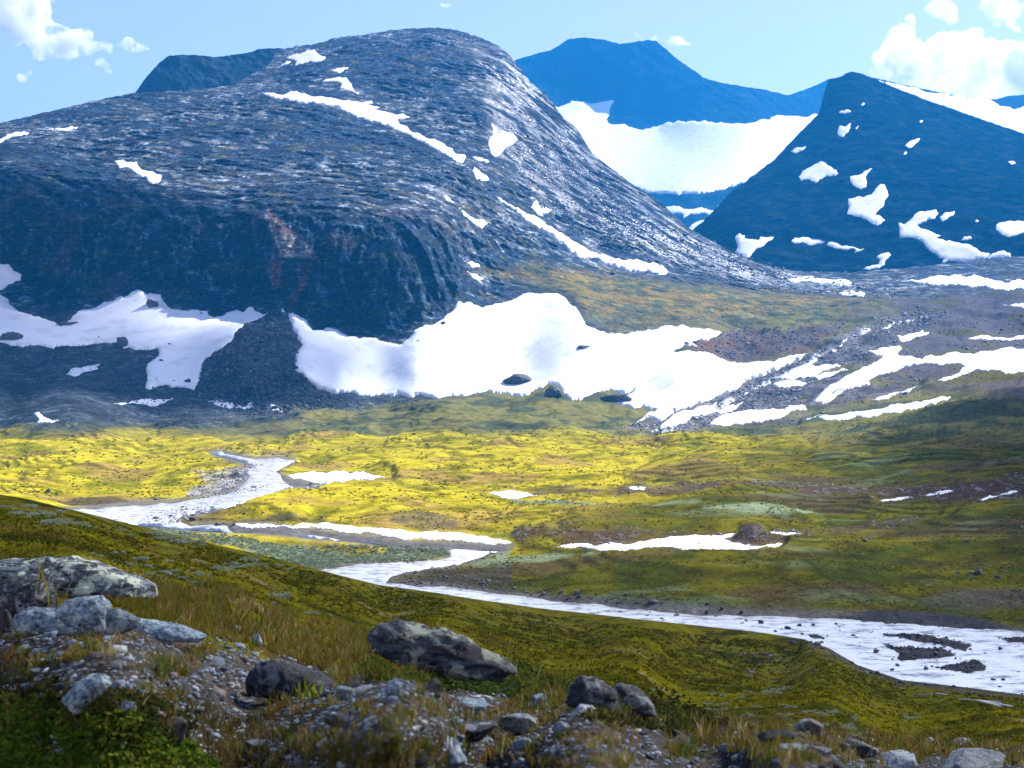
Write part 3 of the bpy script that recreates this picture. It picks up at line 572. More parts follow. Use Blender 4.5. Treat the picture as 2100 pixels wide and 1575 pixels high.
farD = Far([(250,260,3900),(400,112,4100),(520,100,4200),(620,120,4200),(650,240,3950),(320,170,3980)], far_relief(30, 18, 240, 60, []), (200, 700))
far_sheet('mountain', farD, (240, 680), 260, line("240,260 277,190 300,158 325,130 345,115 370,112 400,113 445,117 480,112 515,107 530,100 560,99 600,100 680,150"), line("240,270 680,270"), 110,
          rock_cols((.022, .036, .056), (.036, .05, .068), (.028, .04, .04), 70), 1.3, kind='structure', label='steep blue hump rising behind the left shoulder of the big mountain', cat='mountain')
farG = Far([(1700,150,7800),(1900,200,7930),(2100,215,8060),(2350,240,8060),(1700,330,7020),(2100,330,6890),(2350,360,6890)], far_relief(25, 18, 300, 80, [p for p, _, _ in SNOW_G.values()]), (1650, 2350))
far_sheet('mountain', farG, (1700, 2420), 300, line("1700,170 1790,159 1850,173 1890,181 1940,192 1975,199 2020,203 2045,203 2060,198 2100,194 2200,190 2420,200"), line("1700,350 2420,400"), 110,
          rock_cols((.02, .03, .048), (.03, .042, .058), (.025, .033, .04), 90), 1.6, kind='structure', label='distant ridge with a snow slope behind the right peak', cat='mountain')

# ------------------------------------------------------------------ snow patches and water: sheets cut to an outline and laid on the terrain
def fractal(poly, amp=.09, minlen=2.2, seed=1):
    r = np.random.default_rng(seed); pts = [np.array(p) for p in poly]
    for _ in range(7):
        out = []; ch = False
        for a, b in zip(pts, pts[1:]+pts[:1]):
            out.append(a); d = b-a; l = np.hypot(*d)
            if l > minlen:
                ch = True
                out.append((a+b)/2+np.array([-d[1], d[0]])*r.normal()*amp*.55+0)
        pts = out
        if not ch: break
    return np.array(pts)
def cut_sheet(poly, surf, lift, seed, nint=2600, amp=.13, jit=None, minlen=1.8, edge_px=7, skirt=None):
    b = fractal(poly, amp, minlen, seed)
    lo, hi = b.min(0), b.max(0)
    area = (hi-lo).prod(); sp = max(2.2, math.sqrt(area/nint))
    gx, gy = np.meshgrid(np.arange(lo[0], hi[0], sp), np.arange(lo[1], hi[1], sp))
    r = np.random.default_rng(seed)
    g = np.c_[gx.ravel(), gy.ravel()]+r.uniform(-.3, .3, (gx.size, 2))*sp
    d = polyd(g[:, 0], g[:, 1], b); g = g[d > sp*.45]
    pts = np.concatenate([b, g]); nb = len(b)
    ed = [(i, (i+1) % nb) for i in range(nb)]
    vo, eo, fo, *_ = mgeo.delaunay_2d_cdt([Vector((float(x), float(y))) for x, y in pts], ed, [], 1, 1e-4)
    q = np.array([[p.x, p.y] for p in vo]); f = np.array([t for t in fo if len(t) == 3])
    # keep only triangles with their centre inside
    c = q[f].mean(1); keep = polyd(c[:, 0], c[:, 1], b) > 0; f = f[keep]
    # orient towards the camera (v down)
    a2 = np.cross(q[f[:, 1]]-q[f[:, 0]], q[f[:, 2]]-q[f[:, 0]]); fl = a2 > 0; f[fl] = f[fl][:, ::-1]
    dd = np.abs(polyd(q[:, 0], q[:, 1], b))
    p = surf(q[:, 0].copy(), q[:, 1].copy())
    th = lift*(.10+.90*sstep(dd, 0, edge_px))
    top = p+(np.array([0, 0, CAMZ])-p)*(th*.95/p[:, 1])[:, None]; top[:, 2] += th*.12
    # skirt at the rim
    e = np.concatenate([f[:, [0, 1]], f[:, [1, 2]], f[:, [2, 0]]]); ks = np.sort(e, 1); key = ks[:, 0]*len(q)+ks[:, 1]
    uq, ix, ct = np.unique(key, return_index=True, return_counts=True); be = e[ix[ct == 1]]
    bv = np.unique(be); mp = -np.ones(len(q), int); mp[bv] = np.arange(len(bv))+len(q)
    low = p[bv].copy(); low += (low-np.array([0, 0, CAMZ]))*(lift*.5/p[bv, 1])[:, None]; low[:, 2] -= lift*.06
    sk = np.c_[be[:, 1], be[:, 0], mp[be[:, 0]], mp[be[:, 1]]]
    return np.concatenate([top, low]), [f, sk]
def lay_snow(table, surf, name='snow_patch', tiny=None, k=0):
    for i, (key, (poly, lab, lift)) in enumerate(table.items()):
        big = np.ptp(poly[:, 0])
        V, Fc = cut_sheet(poly, surf, lift, 11+i+k, 5000 if big > 400 else 1500, .15 if key[0] != 'v' else .10)
        nm = 'glacier' if key == 'glacier' else name
        me = mesh_np(nm, V, Fc, M_snow)
        if lab: add(nm, me, label=lab, cat='glacier' if key == 'glacier' else 'snow patch', group=None)
        else: add(nm, me, label=tiny, cat='snow patch', group='tiny snow spots on the right peak')
lay_snow(SNOW_C, land_surface)
lay_snow(SNOW_E, farE, tiny='tiny white snow spot on the dark blue right peak', k=100)
lay_snow(SNOW_F, farF, k=200)
lay_snow(SNOW_G, farG, k=300)

def water_sheet(poly, seed, label):
    def surf(u, v):
        return ray(u, v, 1e3/land_w(np.clip(u, -300, 2400), v))
    b = fractal(poly, .05, 6, seed)
    V, Fc = cut_sheet(poly, surf, .02, seed, 4000, .05, minlen=6)
    V = V.copy(); V[:, 2] -= .5
    add('river', mesh_np('river', V, Fc, M_water), kind='structure', label=label, cat='river')
water_sheet(RIVER1, 5, 'shallow glittering river braiding through the middle of the valley')
STREAM = P("1580,205 1480,230 1380,262 1290,290 1210,330 1130,365 1060,400 1020,440 960,470 880,500 800,540 700,590 600,640 500,690 400,730 300,775 200,805 250,812 350,782 440,742 530,702 640,645 740,598 850,546 930,505 1000,475 1060,445 1090,412 1150,380 1230,340 1310,305 1400,278 1490,248 1590,215", 9)
def stream():
    V, Fc = cut_sheet(STREAM, lambda u, v: land_surface(u, v), .9, 8, 3000, .08)
    add('stream', mesh_np('stream', V, Fc, M_water), kind='structure', label='white mountain stream tumbling down the rubble fan', cat='stream')
stream()
water_sheet(RIVER2, 6, 'bright shallow river widening over dark stones at the right')

# ------------------------------------------------------------------ near hillside
avtop = line("-2500,700 -400,960 0,1012 60,1022 160,1047 300,1078 420,1108 560,1138 680,1170 780,1196 900,1212 1000,1228 1100,1243 1250,1259 1350,1270 1450,1281 1560,1293 1650,1307 1700,1325 1760,1360 1850,1390 2000,1407 2100,1420 2400,1450 4600,1650")
A_PTS = [(0,1720,1.2),(1000,1720,1.25),(2100,1720,1.35),(0,1575,1.4),(500,1575,1.45),(1000,1575,1.5),(1500,1575,1.62),(2100,1575,1.9),
 (0,1400,1.45),(500,1420,1.6),(1000,1450,1.8),(1500,1500,2.1),(0,1260,1.45),(400,1300,1.7),(800,1350,2.1),(1200,1410,2.4),(1600,1470,2.6),(2100,1535,2.9),
 (0,1190,1.75),(300,1220,2.2),(500,1270,2.6),(900,1330,3.3),(1300,1400,4.0),(1700,1455,4.6),(2100,1505,4.2),
 (0,1130,3.6),(400,1200,6.0),(0,1020,7.5),(0,1070,5.6),(200,1060,9.0),(400,1108,13),(300,1150,7.0),(700,1173,24),(600,1200,16),(1000,1230,36),(1000,1280,22),(800,1290,13),(1200,1257,43.5),(1400,1278,44),(1200,1330,24),(1400,1380,23),(1600,1420,22),(1650,1307,44.3),(1650,1350,40),(1760,1360,44.6),(1800,1440,24),(2100,1420,44.8),(2100,1470,22),(1900,1405,44.5)]
_a = np.array(A_PTS, float); a_h = RBF(_a[:, :2], np.log(_a[:, 2]), 1e-5)
def near_base(u, v):
    uc = np.clip(u, -150, 2250)
    H = np.exp(np.minimum(a_h(uc, np.minimum(v, 1720)), math.log(45.3)))
    Y = H*F/np.maximum(v-CY, 60)
    return ray(u, v, Y)
STONY = P("-400,1240 0,1250 300,1280 420,1320 700,1380 900,1390 1100,1430 1400,1480 1700,1500 2100,1540 2600,1600 2600,1900 700,1900 430,1560 330,1480 150,1420 0,1400 -400,1380")
def near_relief(u, v, p):
    x, y = p[:, 0], p[:, 1]; z0 = 0*x
    r = .5*fbm(x/16, y/22, z0, 3)*sstep(y, 18, 70)+.26*fbm(x/3.2, y/3.2, z0+2, 4)*sstep(y, 10, 40)
    r += .16*np.maximum(0, fbm(x/1.1, y/1.1, z0+4, 3))*sstep(y, 8, 30)
    r += .035*fbm(x/1.3, y/1.3, z0+1, 3)*(1-sstep(y, 12, 30))
    edge = sstep(v-avtop(u), 0, 60)
    return r*(.03+.97*edge)-.35*(1-edge)*sstep(y, 60, 200)
def near_surface(u, v):
    p = near_base(u, v); p[:, 2] += near_relief(u, v, p); return p
def near_cols(u, v, p):
    X, Y, Z = p.T; n = len(u); z0 = 0*X
    s = np.clip(Y/40, .12, 3)
    n1 = fbm(X/9, Y/9, z0, 4); n2 = fbm(X/2.2, Y/2.2, z0+3, 4); n3 = fbm(X/35, Y/35, z0+5, 3)
    c = np.tile(np.array([.115, .105, .004]), (n, 1))
    c = lerp(c, (.030, .034, .003), sstep(n1+.8*n2, -.1, .4))
    c = lerp(c, (.085, .055, .016), sstep(fbm(X/5+9, Y/5, z0, 4), .05, .35)*.7)
    c = lerp(c, (.13, .155, .055), sstep(fbm(X/6+3, Y/4, z0+8, 4), .28, .45)*.6*sstep(Y, 30, 80))
    c = lerp(c, (.21, .16, .06), sstep(fbm(X/12-3, Y/12, z0+1, 4), .34, .5)*.7)
    bank = sstep(-(v-avtop(u)), -16, -3)*sstep(u, 1560, 1700)*sstep(n2, -.6, .2)
    c = lerp(c, (.055, .048, .045), bank)
    st = sstep(polyd(u, v, STONY)+45*n2+25*n1, -25, 25)*(1-sstep(Y, 14, 22))
    sc = lerp(np.tile(np.array([.06, .045, .03]), (n, 1)), (.09, .092, .095), sstep(fbm(X/.05, Y/.05, z0, 3), -.1, .3))
    c = c*(1-st[:, None])+sc*st[:, None]
    return np.clip(c, .006, .9)
def build_near():
    nr = 430
    ug = np.concatenate([np.linspace(-2500, -75, 50), UD, np.linspace(2175, 4600, 50)]); nc = len(ug)
    u = np.tile(ug, nr); t = np.repeat(np.linspace(0, 1, nr), nc)
    v = 1740+(avtop(u)-1740)*t
    p = near_surface(u, v); col = near_cols(u, v, p)
    first = p[:nc]; last = p[-nc:]
    rows, cl = [], []
    for y, w in ((-30, 4), (0.2, 2.2), (2.0, 1.2)):
        q = first.copy(); q[:, 0] *= w; q[:, 1] = y; q[:, 2] = first[:, 2].mean()*.7+first[:, 2]*.3+.08*(w-1.2); rows.append(q); cl.append(col[:nc])
    rows.append(p); cl.append(col)
    for s, k in ((.5, .25), (3, 2.6), (12, 11), (60, 34)):
        q = last.copy(); q[:, 1] += s*np.clip(last[:, 1]/120, .4, 2); q[:, 0] *= q[:, 1]/last[:, 1]; q[:, 2] = np.maximum(last[:, 2]-k*np.clip(last[:, 1]/120, .4, 2), -36); rows.append(q); cl.append(col[-nc:])
    me = mesh_np('hillside', np.concatenate(rows), [grid_faces(nr+7, nc)], M_near, np.concatenate(cl))
    add('hillside', me, kind='structure', label='dark heather hillside falling from the left to the river', cat='hillside')
build_near()

# ------------------------------------------------------------------ base ground and haze
g0 = np.array([(-5200, -600, -40), (5200, -600, -40), (5200, 13000, -40), (-5200, 13000, -40)])
add('ground', mesh_np('ground', g0, [np.array([[0, 1, 2, 3]])], surface_mat('base_turf', (30,), color=(.08, .08, .04), attr=False)), kind='structure', label='flat moorland beyond and beneath the valley', cat='ground')
def haze():
    m = bpy.data.materials.new('haze_air'); m.use_nodes = True; n, l = m.node_tree.nodes, m.node_tree.links
    n.remove(n['Principled BSDF']); v = n.new('ShaderNodeVolumePrincipled')
    v.inputs['Color'].default_value = HAZE_COL; v.inputs['Density'].default_value = HAZE_DEN; v.inputs['Anisotropy'].default_value = .2
    l.new(v.outputs[0], n['Material Output'].inputs['Volume'])
    x0, x1, y0, y1, z0, z1 = -6400, 6400, -700, 13400, -41.5, 2480
    V = np.array([(x, y, z) for z in (z0, z1) for y in (y0, y1) for x in (x0, x1)])
    Fc = np.array([(0, 2, 3, 1), (4, 5, 7, 6), (0, 1, 5, 4), (2, 6, 7, 3), (0, 4, 6, 2), (1, 3, 7, 5)])
    add('haze', mesh_np('haze', V, [Fc], m, smooth=False), kind='stuff', label='pale blue air between the camera and the mountains', cat='haze')
HAZE_COL = (.02, .34, .90, 1); HAZE_DEN = .58e-4
haze()

# ------------------------------------------------------------------ clouds
def cloud_mat(name, dens, aniso=.45, wisp=None):
    m = bpy.data.materials.new(name); m.use_nodes = True; n, l = m.node_tree.nodes, m.node_tree.links
    n.remove(n['Principled BSDF']); v = n.new('ShaderNodeVolumeScatter')
    v.inputs['Color'].default_value = (1, 1, 1, 1); v.inputs['Density'].default_value = dens; v.inputs['Anisotropy'].default_value = aniso
    if wisp:
        tc = N(n, 'TexCoord'); nn = noise_node(n, l, tc.outputs['Object'], 1/wisp, 5, .6)
        l.new(maprange(n, l, nn.outputs[0], .43, .58, 0, dens), v.inputs['Density'])
    l.new(v.outputs[0], n['Material Output'].inputs['Volume'])
    return m
def cloud_mesh(name, lobes, vox, amp, seed):
    """lobes: (x, y, z, rx, ry, rz) in metres, joined to one closed skin and roughened"""
    bm = bmesh.new()
    for (x, y, z, rx, ry, rz) in lobes:
        r = bmesh.ops.create_icosphere(bm, subdivisions=3, radius=1)
        for w in r['verts']: w.co = (x+w.co.x*rx, y+w.co.y*ry, z+w.co.z*rz)
    me = bpy.data.meshes.new(name); bm.to_mesh(me); bm.free()
    o = bpy.data.objects.new(name, me); C.objects.link(o)
    md = o.modifiers.new('union', 'REMESH'); md.mode = 'VOXEL'; md.voxel_size = vox
    dg = bpy.context.evaluated_depsgraph_get(); me2 = bpy.data.meshes.new_from_object(o.evaluated_get(dg)); me2.name = name
    o.modifiers.clear(); o.data = me2; bpy.data.meshes.remove(me)
    n = len(me2.vertices); co = np.empty(n*3, np.float32); me2.vertices.foreach_get('co', co); co = co.reshape(-1, 3).astype(float)
    no = np.empty(n*3, np.float32); me2.vertices.foreach_get('normal', no); no = no.reshape(-1, 3)
    d = 0
    for s, k in ((amp*4, 1.0), (amp*1.5, .55), (amp*.6, .3)):
        d = d+k*amp*(np.abs(noise3(co[:, 0]/s+seed, co[:, 1]/s, co[:, 2]/s))*1.7-.55)
    co += no*d[:, None]; me2.vertices.foreach_set('co', co.astype(np.float32).ravel()); me2.update()
    return o
def px_lobes(lst, Y, depth=.8):
    k = Y/F; return [((u-CX)*k, Y+dy*k, CAMZ+(CY-v)*k, r*k*sx, r*k*depth, r*k) for (u, v, r, sx, dy) in lst]
def cloud_px(lst, Y, mat, vox, amp, label, seed=0, depth=.8):
    o = cloud_mesh('cloud', px_lobes(lst, Y, depth), vox, amp, seed); o.data.materials.append(mat)
    tag(o, label, 'cloud')
M_cum = cloud_mat('cumulus', .012, .5); M_wisp = cloud_mat('thin_cloud', .016, .3, 260); M_shade = cloud_mat('shade_cloud', .0052, .5)
cloud_px([(1866,48,16,1,0),(1856,66,26,1,0),(1842,92,36,1,0),(1822,122,34,1,10),(1815,150,34,1,0),(1872,112,42,1,20),(1922,104,36,1,0),(1932,70,13,1,0),(1962,98,42,1,10),(1993,82,28,1,-10),(2032,112,42,1,10),(2075,120,42,1,0),(2125,122,52,1,20),(1900,160,55,1,0),(2000,170,60,1.2,0),(2100,180,60,1.3,0),(2190,140,70,1,0)], 16800, M_cum, 30, 40, 'bright white cumulus rising behind the right peak', 3, .3)
cloud_px([(1915,20,20,1.2,0),(1945,30,22,1.3,0),(1930,-5,22,1.2,0),(1960,20,16,1,0)], 16099, M_wisp, 56, 62, 'greyish ragged cloud scrap above the white cumulus, nearer its spire', 5)
cloud_px([(2030,15,22,1.3,0),(2060,35,24,1.2,0),(2050,-10,24,1.5,0),(2085,60,16,1,0),(2100,20,22,1,0)], 16099, M_wisp, 56, 62, 'greyish ragged cloud scrap in the upper right corner', 8)
cloud_px([(-40,10,60,1.2,0),(15,10,50,1.2,0),(60,15,46,1,0),(45,55,42,1,0),(88,62,36,1,0),(95,95,34,1,0),(135,85,36,1,0),(165,82,28,1,0),(135,112,20,1,0),(215,95,18,1.2,0),(180,100,20,1,0),(-30,-50,70,2,0),(70,-40,50,1.2,0)], 14699, M_wisp, 56, 62, 'large broken white cloud in the upper left corner', 11)
cloud_px([(262,92,17,1.2,0),(280,96,15,1.3,0),(245,98,10,1,0),(298,96,9,1,0)], 14699, M_wisp, 42, 39, 'small cloud puff drifting right of the upper left cloud', 14)
cloud_px([(205,125,11,1,0),(218,140,11,.9,0),(228,150,7,.9,0)], 14699, M_wisp, 36, 30, 'small cloud tatter hanging below the upper left cloud', 15)
cloud_px([(45,158,12,1.5,0),(60,150,8,1.2,0),(38,172,7,1,0)], 14699, M_wisp, 36, 30, 'faint wisp of cloud low over the far left ridge', 17)
cloud_px([(908,10,8,1.2,0),(920,13,7,1.4,0)], 14699, M_wisp, 28, 19, 'tiny white cloud puff straight above the rounded summit', 19)
cloud_px([(1310,72,9,1.3,0),(1345,80,9,1.8,0),(1385,85,14,1.5,0),(1410,90,9,1.4,0)], 17500, M_wisp, 42, 30, 'thin low cloud over the twin tops of the far blue peak', 23)
# unseen clouds added out of frame, shaped to shade parts of valley and mountain
M_shade = cloud_mat('shade_cloud', .0085, .5); M_thin = cloud_mat('thin_shade_cloud', .0027, .5)
def shade(lst, gz, mat, label, seed, z=2950):
    lob = []
    for (x, y, rx, ry) in lst:
        h = z-gz; lob.append((x+L.x/L.z*h, y+L.y/L.z*h, z, rx, ry, 150))
    o = cloud_mesh('cloud', lob, 60, 55, seed); o.data.materials.append(mat); tag(o, label, 'cloud')
shade([(-120,120,260,290),(150,170,300,260),(420,150,300,280),(-300,250,250,180),(60,-250,700,250)], 20, M_thin, 'broad thin unseen overhead cloud added for shading the near hillside', 31)
shade([(300,400,170,90),(330,620,170,250),(480,900,260,330),(700,1100,300,300),(640,600,260,300)], 20, M_shade, 'unseen overhead cloud added for shading the green slope on the right', 37)
shade([(-650,1640,230,170),(-380,1690,210,140),(-950,1700,300,250)], 20, M_shade, 'unseen overhead cloud added for shading the foot of the big mountain', 41)
shade([(150,3150,330,260),(-250,3500,300,200),(-1100,2350,420,300)], 520, M_thin, 'thin unseen overhead cloud added for dappling the dome of the big mountain', 43)

# ------------------------------------------------------------------ rocks
def rock_mat(name, base, lichen, black, sc, rough=.8, stretch=(1, 1, 1.8), lt=.55, bt=.53):
    m, n, l, b = new_mat(name); tc = N(n, 'TexCoord'); oi = N(n, 'ObjectInfo')
    ad = N(n, 'VectorMath', operation='ADD'); ml = N(n, 'VectorMath', operation='SCALE'); ml.inputs['Scale'].default_value = 50
    cb = N(n, 'CombineXYZ'); l.new(oi.outputs['Random'], cb.inputs[0]); l.new(oi.outputs['Random'], cb.inputs[2]); l.new(cb.outputs[0], ml.inputs[0])
    l.new(tc.outputs['Object'], ad.inputs[0]); l.new(ml.outputs[0], ad.inputs[1]); co = ad.outputs[0]
    def mix(c1, c2, f):
        x = N(n, 'MixRGB'); l.new(f, x.inputs[0])
        for k, c in ((1, c1), (2, c2)):
            if isinstance(c, tuple): x.inputs[k].default_value = (*c, 1)
            else: l.new(c, x.inputs[k])
        return x.outputs[0]
    a = noise_node(n, l, co, 3.2/sc, 8, .68); bb = noise_node(n, l, co, 6/sc, 8, .7, stretch); cc = noise_node(n, l, co, 16/sc, 5, .6)
    dark = tuple(x*.45 for x in base)
    c = mix(dark, tuple(x*1.35 for x in base), maprange(n, l, cc.outputs[0], .35, .65, 0, 1))
    c = mix(c, black, maprange(n, l, bb.outputs[0], bt, bt+.05, 0, .9))
    c = mix(c, lichen, maprange(n, l, a.outputs[0], lt, lt+.04, 0, .9))
    hv = N(n, 'HueSaturation'); l.new(maprange(n, l, oi.outputs['Random'], 0, 1, .6, 1.5), hv.inputs['Value']); l.new(c, hv.inputs['Color'])
    l.new(hv.outputs[0], b.inputs['Base Color']); b.inputs['Roughness'].default_value = rough; b.inputs['Specular IOR Level'].default_value = .35
    bp = N(n, 'Bump'); bp.inputs['Distance'].default_value = sc*.05; l.new(bb.outputs[0], bp.inputs['Height']); bp2 = N(n, 'Bump'); bp2.inputs['Distance'].default_value = sc*.012; l.new(cc.outputs[0], bp2.inputs['Height'])
    l.new(bp.outputs[0], bp2.inputs['Normal']); l.new(bp2.outputs[0], b.inputs['Normal']); return m
M_slab = rock_mat('lichen_slab', (.10, .12, .135), (.40, .43, .30), (.008, .008, .010), .42, .8, (.35, .8, 2.2), .51, .49)
M_blue = rock_mat('blue_grey_stone', (.19, .26, .30), (.42, .46, .46), (.05, .06, .07), .22, .8, (1, 1, 1.8), .54, .51)
M_pale = rock_mat('pale_stone', (.34, .37, .38), (.42, .42, .40), (.10, .10, .10), .3)
M_dark = rock_mat('dark_stone', (.045, .05, .055), (.22, .23, .23), (.01, .01, .012), .3, .8, (1, 1, 1.8), .545, .5)
M_brown = rock_mat('brown_stone', (.13, .105, .09), (.30, .29, .25), (.03, .025, .022), .35)
M_boulder = rock_mat('grey_boulder', (.12, .13, .14), (.24, .25, .25), (.04, .04, .045), 1.2)
M_wetstone = rock_mat('wet_river_stone', (.05, .052, .056), (.10, .10, .105), (.02, .02, .022), 1.0, .45)
M_cliffrock = rock_mat('scree_rock', (.055, .065, .08), (.14, .15, .165), (.02, .025, .03), 6)
_ico = {}
def ico(sub):
    if sub not in _ico:
        bm = bmesh.new(); bmesh.ops.create_icosphere(bm, subdivisions=sub, radius=1)
        _ico[sub] = (np.array([v.co[:] for v in bm.verts]), np.array([[v.index for v in f.verts] for f in bm.faces])); bm.free()
    return _ico[sub]
def rock_verts(seed, sub=4, cuts=14, rough=.08, layered=0.0):
    r = np.random.default_rng(seed); V, Fc = ico(sub); V = V.copy()
    for _ in range(cuts):
        nn = r.normal(size=3); nn /= np.linalg.norm(nn); d = r.uniform(.42, .8)
        k = np.maximum(V@nn-d, 0); V -= k[:, None]*nn
    o = r.uniform(0, 50, 3); q = V*1.5+o
    f = rough*.6*fbm(*q.T, 4)+rough*.7*(ridged(*(q*2.6).T, 4)-.6)
    if layered: f = f+layered*(ridged(q[:, 0]*.6, q[:, 1]*.6, q[:, 2]*4.5, 3)-.6)
    V = V*(1+f)[:, None]
    V /= np.abs(V).max(0); return V, Fc
def rock_at(name, surf, u, vb, w, h, mat, label, cat='rock', dr=.8, tilt=0, seed=0, sub=4, cuts=9, rough=.12, layered=0, yaw=0, sink=.38, group=None):
    g = surf(np.array([float(u)]), np.array([float(vb)]))[0]; k = g[1]/F
    W, H = w*k, h*k; V, Fc = rock_verts(seed, sub, cuts, rough, layered)
    V = V*np.array([W/2, W/2*dr, H*.92/(2-2*sink)])
    me = mesh_np(name, V, [Fc], mat, smooth=True)
    o = add(name, me, label=label, cat=cat, group=group)
    o.location = (g[0], g[1]+W*dr*.3, g[2]+H/(2-2*sink)*(1-2*sink)); o.rotation_euler = (0, rad(tilt), rad(yaw)); return o
NR = [  # u, v of foot, width, height, material, label, options
 (5,1310,40,60,M_dark,'dark stone cut off by the left edge of the photo',dict(seed=7)),
 (245,1465,60,40,M_blue,'smaller blue grey stone touching the blurred boulder',dict(seed=11)),
 (345,1512,80,52,M_brown,'grey brown stone with a pale face at the edge of the moss',dict(seed=12)),
 (1240,1440,70,24,M_pale,'small pale lichened block between the dark cluster rocks',dict(seed=15)),
 (1105,1456,44,36,M_blue,'upright bluish stone standing left of the dark cluster',dict(seed=16)),
 (1075,1497,110,34,M_pale,'flat pale slab of stone in the gravel below the bluish upright',dict(seed=17,rough=.08,cuts=14)),
 (1155,1503,40,22,M_pale,'small pale angular block right of the flat pale slab',dict(seed=18,cuts=14)),
 (1195,1470,60,20,M_pale,'thin pale plate of stone below the dark cluster',dict(seed=19,tilt=10)),
 (1072,1542,48,32,M_blue,'bluish domed stone in the lower gravel',dict(seed=20,rough=.06)),
 (850,1570,56,26,M_dark,'dark stone beside the bluish angular boulder at the bottom',dict(seed=22)),
 (885,1432,56,28,M_brown,'grey brown rounded stone below the striped slab',dict(seed=23)),
 (960,1450,80,30,M_blue,'long bluish stone right of the grey brown rounded stone',dict(seed=24,tilt=8)),
 (808,1440,44,36,M_blue,'leaning bluish stone with a flat face below the striped slab',dict(seed=25,tilt=20)),
 (1672,1512,88,34,M_brown,'brown tilted slab on the knoll edge at lower right',dict(seed=26,tilt=-8)),
 (1600,1516,80,28,M_dark,'low dark stone left of the brown tilted slab',dict(seed=27)),
 (1620,1543,74,22,M_pale,'pale stone under the brown tilted slab, left of a pair',dict(seed=28)),
 (1685,1537,50,20,M_pale,'pale rounded stone, right of the pair under the brown slab',dict(seed=29)),
 (1760,1552,90,32,M_dark,'dark low boulder in the grass right of the pale pair',dict(seed=30)),
 (1715,1585,100,40,M_dark,'dark bluish boulder at the bottom edge, lower right',dict(seed=31)),
 (1850,1578,110,32,M_pale,'pale grey wedge of stone at the bottom edge, lower right',dict(seed=32,tilt=-6)),
 (2010,1592,170,44,M_pale,'broad pale boulder in the bottom right corner',dict(seed=33)),
 (1980,1537,54,22,M_brown,'brownish stone in the grass near the right edge',dict(seed=34)),
 (470,1300,50,24,M_brown,'brownish stone in the reddish grass right of the flat blue slab',dict(seed=35)),
 (520,1320,34,22,M_pale,'pale striped stone in the grass above the dark humped rock',dict(seed=36)),
 (720,1342,40,20,M_brown,'small brown stone just left of the striped lichen slab',dict(seed=37)),
 (735,1360,40,16,M_pale,'small pale stone at the left foot of the striped lichen slab',dict(seed=38)),
 (955,1510,130,30,M_dark,'dark flat rock sunk in the middle of the lower gravel',dict(seed=39)),
 (700,1500,90,24,M_dark,'dark bluish flat rock below the dark humped rock',dict(seed=40)),
]
for (u, vb, w, h, m, lab, kw) in NR:
    rock_at('rock', near_surface, u, vb, w, h, m, lab, **kw)
def rock_outline(name, poly, D, mat, label, seed, power=2.4, amp=.05, strata=.0, lean=.3):
    """a boulder with a traced side profile and its own depth D (times its width), roughened all over"""
    a = P(poly); vb = a[:, 1].max()-6; uc = a[:, 0].mean(); g = near_surface(np.array([uc]), np.array([vb]))[0]; k = g[1]/F
    W = np.ptp(a[:, 0])*k; d = D*W
    seg = np.r_[0, np.cumsum(np.hypot(*np.diff(np.r_[a, a[:1]], axis=0).T))]; n = 110
    t = np.linspace(0, seg[-1], n, endpoint=False); cl = np.r_[a, a[:1]]; o = np.c_[np.interp(t, seg, cl[:, 0]), np.interp(t, seg, cl[:, 1])]
    c = np.array([a[:, 0].mean(), a[:, 1].min()*.35+a[:, 1].max()*.65]); X = (o-c)*k; X[:, 1] *= -1
    ns = 34; V = []
    for y in np.linspace(-1, 1, ns):
        q = np.sin(y*math.pi/2); f = max(1e-3, 1-abs(q)**power)**(1/power)
        V.append(np.c_[X[:, 0]*f, np.full(n, q*d/2+lean*0), X[:, 1]*f])
    V = np.concatenate(V); Fc = []
    i = np.arange(ns*n).reshape(ns, n); j = np.roll(i, -1, 1)
    Fc = np.c_[i[:-1].ravel(), j[:-1].ravel(), j[1:].ravel(), i[1:].ravel()]
    off = seed*7.3; s_ = W*.28; x, y, z = V.T
    nn = amp*W*(.7*fbm(x/s_+off, y/s_, z/s_, 4)+.8*(ridged(x/s_*1.7+off, y/s_*1.7, z/s_*1.7, 5)-.62))
    if strata: nn = nn+strata*W*(ridged(x/s_*.35+off, y/s_*.5, (z+.32*x)/s_*3.2, 3)-.62)
    dirv = V/np.maximum(np.linalg.norm(V, axis=1), 1e-6)[:, None]; V = V+dirv*nn[:, None]
    if True: V[:, 1] += lean*(V[:, 2]-V[:, 2].min())
    me = mesh_np(name, V, [Fc], mat); ob = add(name, me, label=label, cat='rock'); ob.location = ((c[0]-CX)*k, g[1]+d*.28, CAMZ+(CY-c[1])*k); return ob
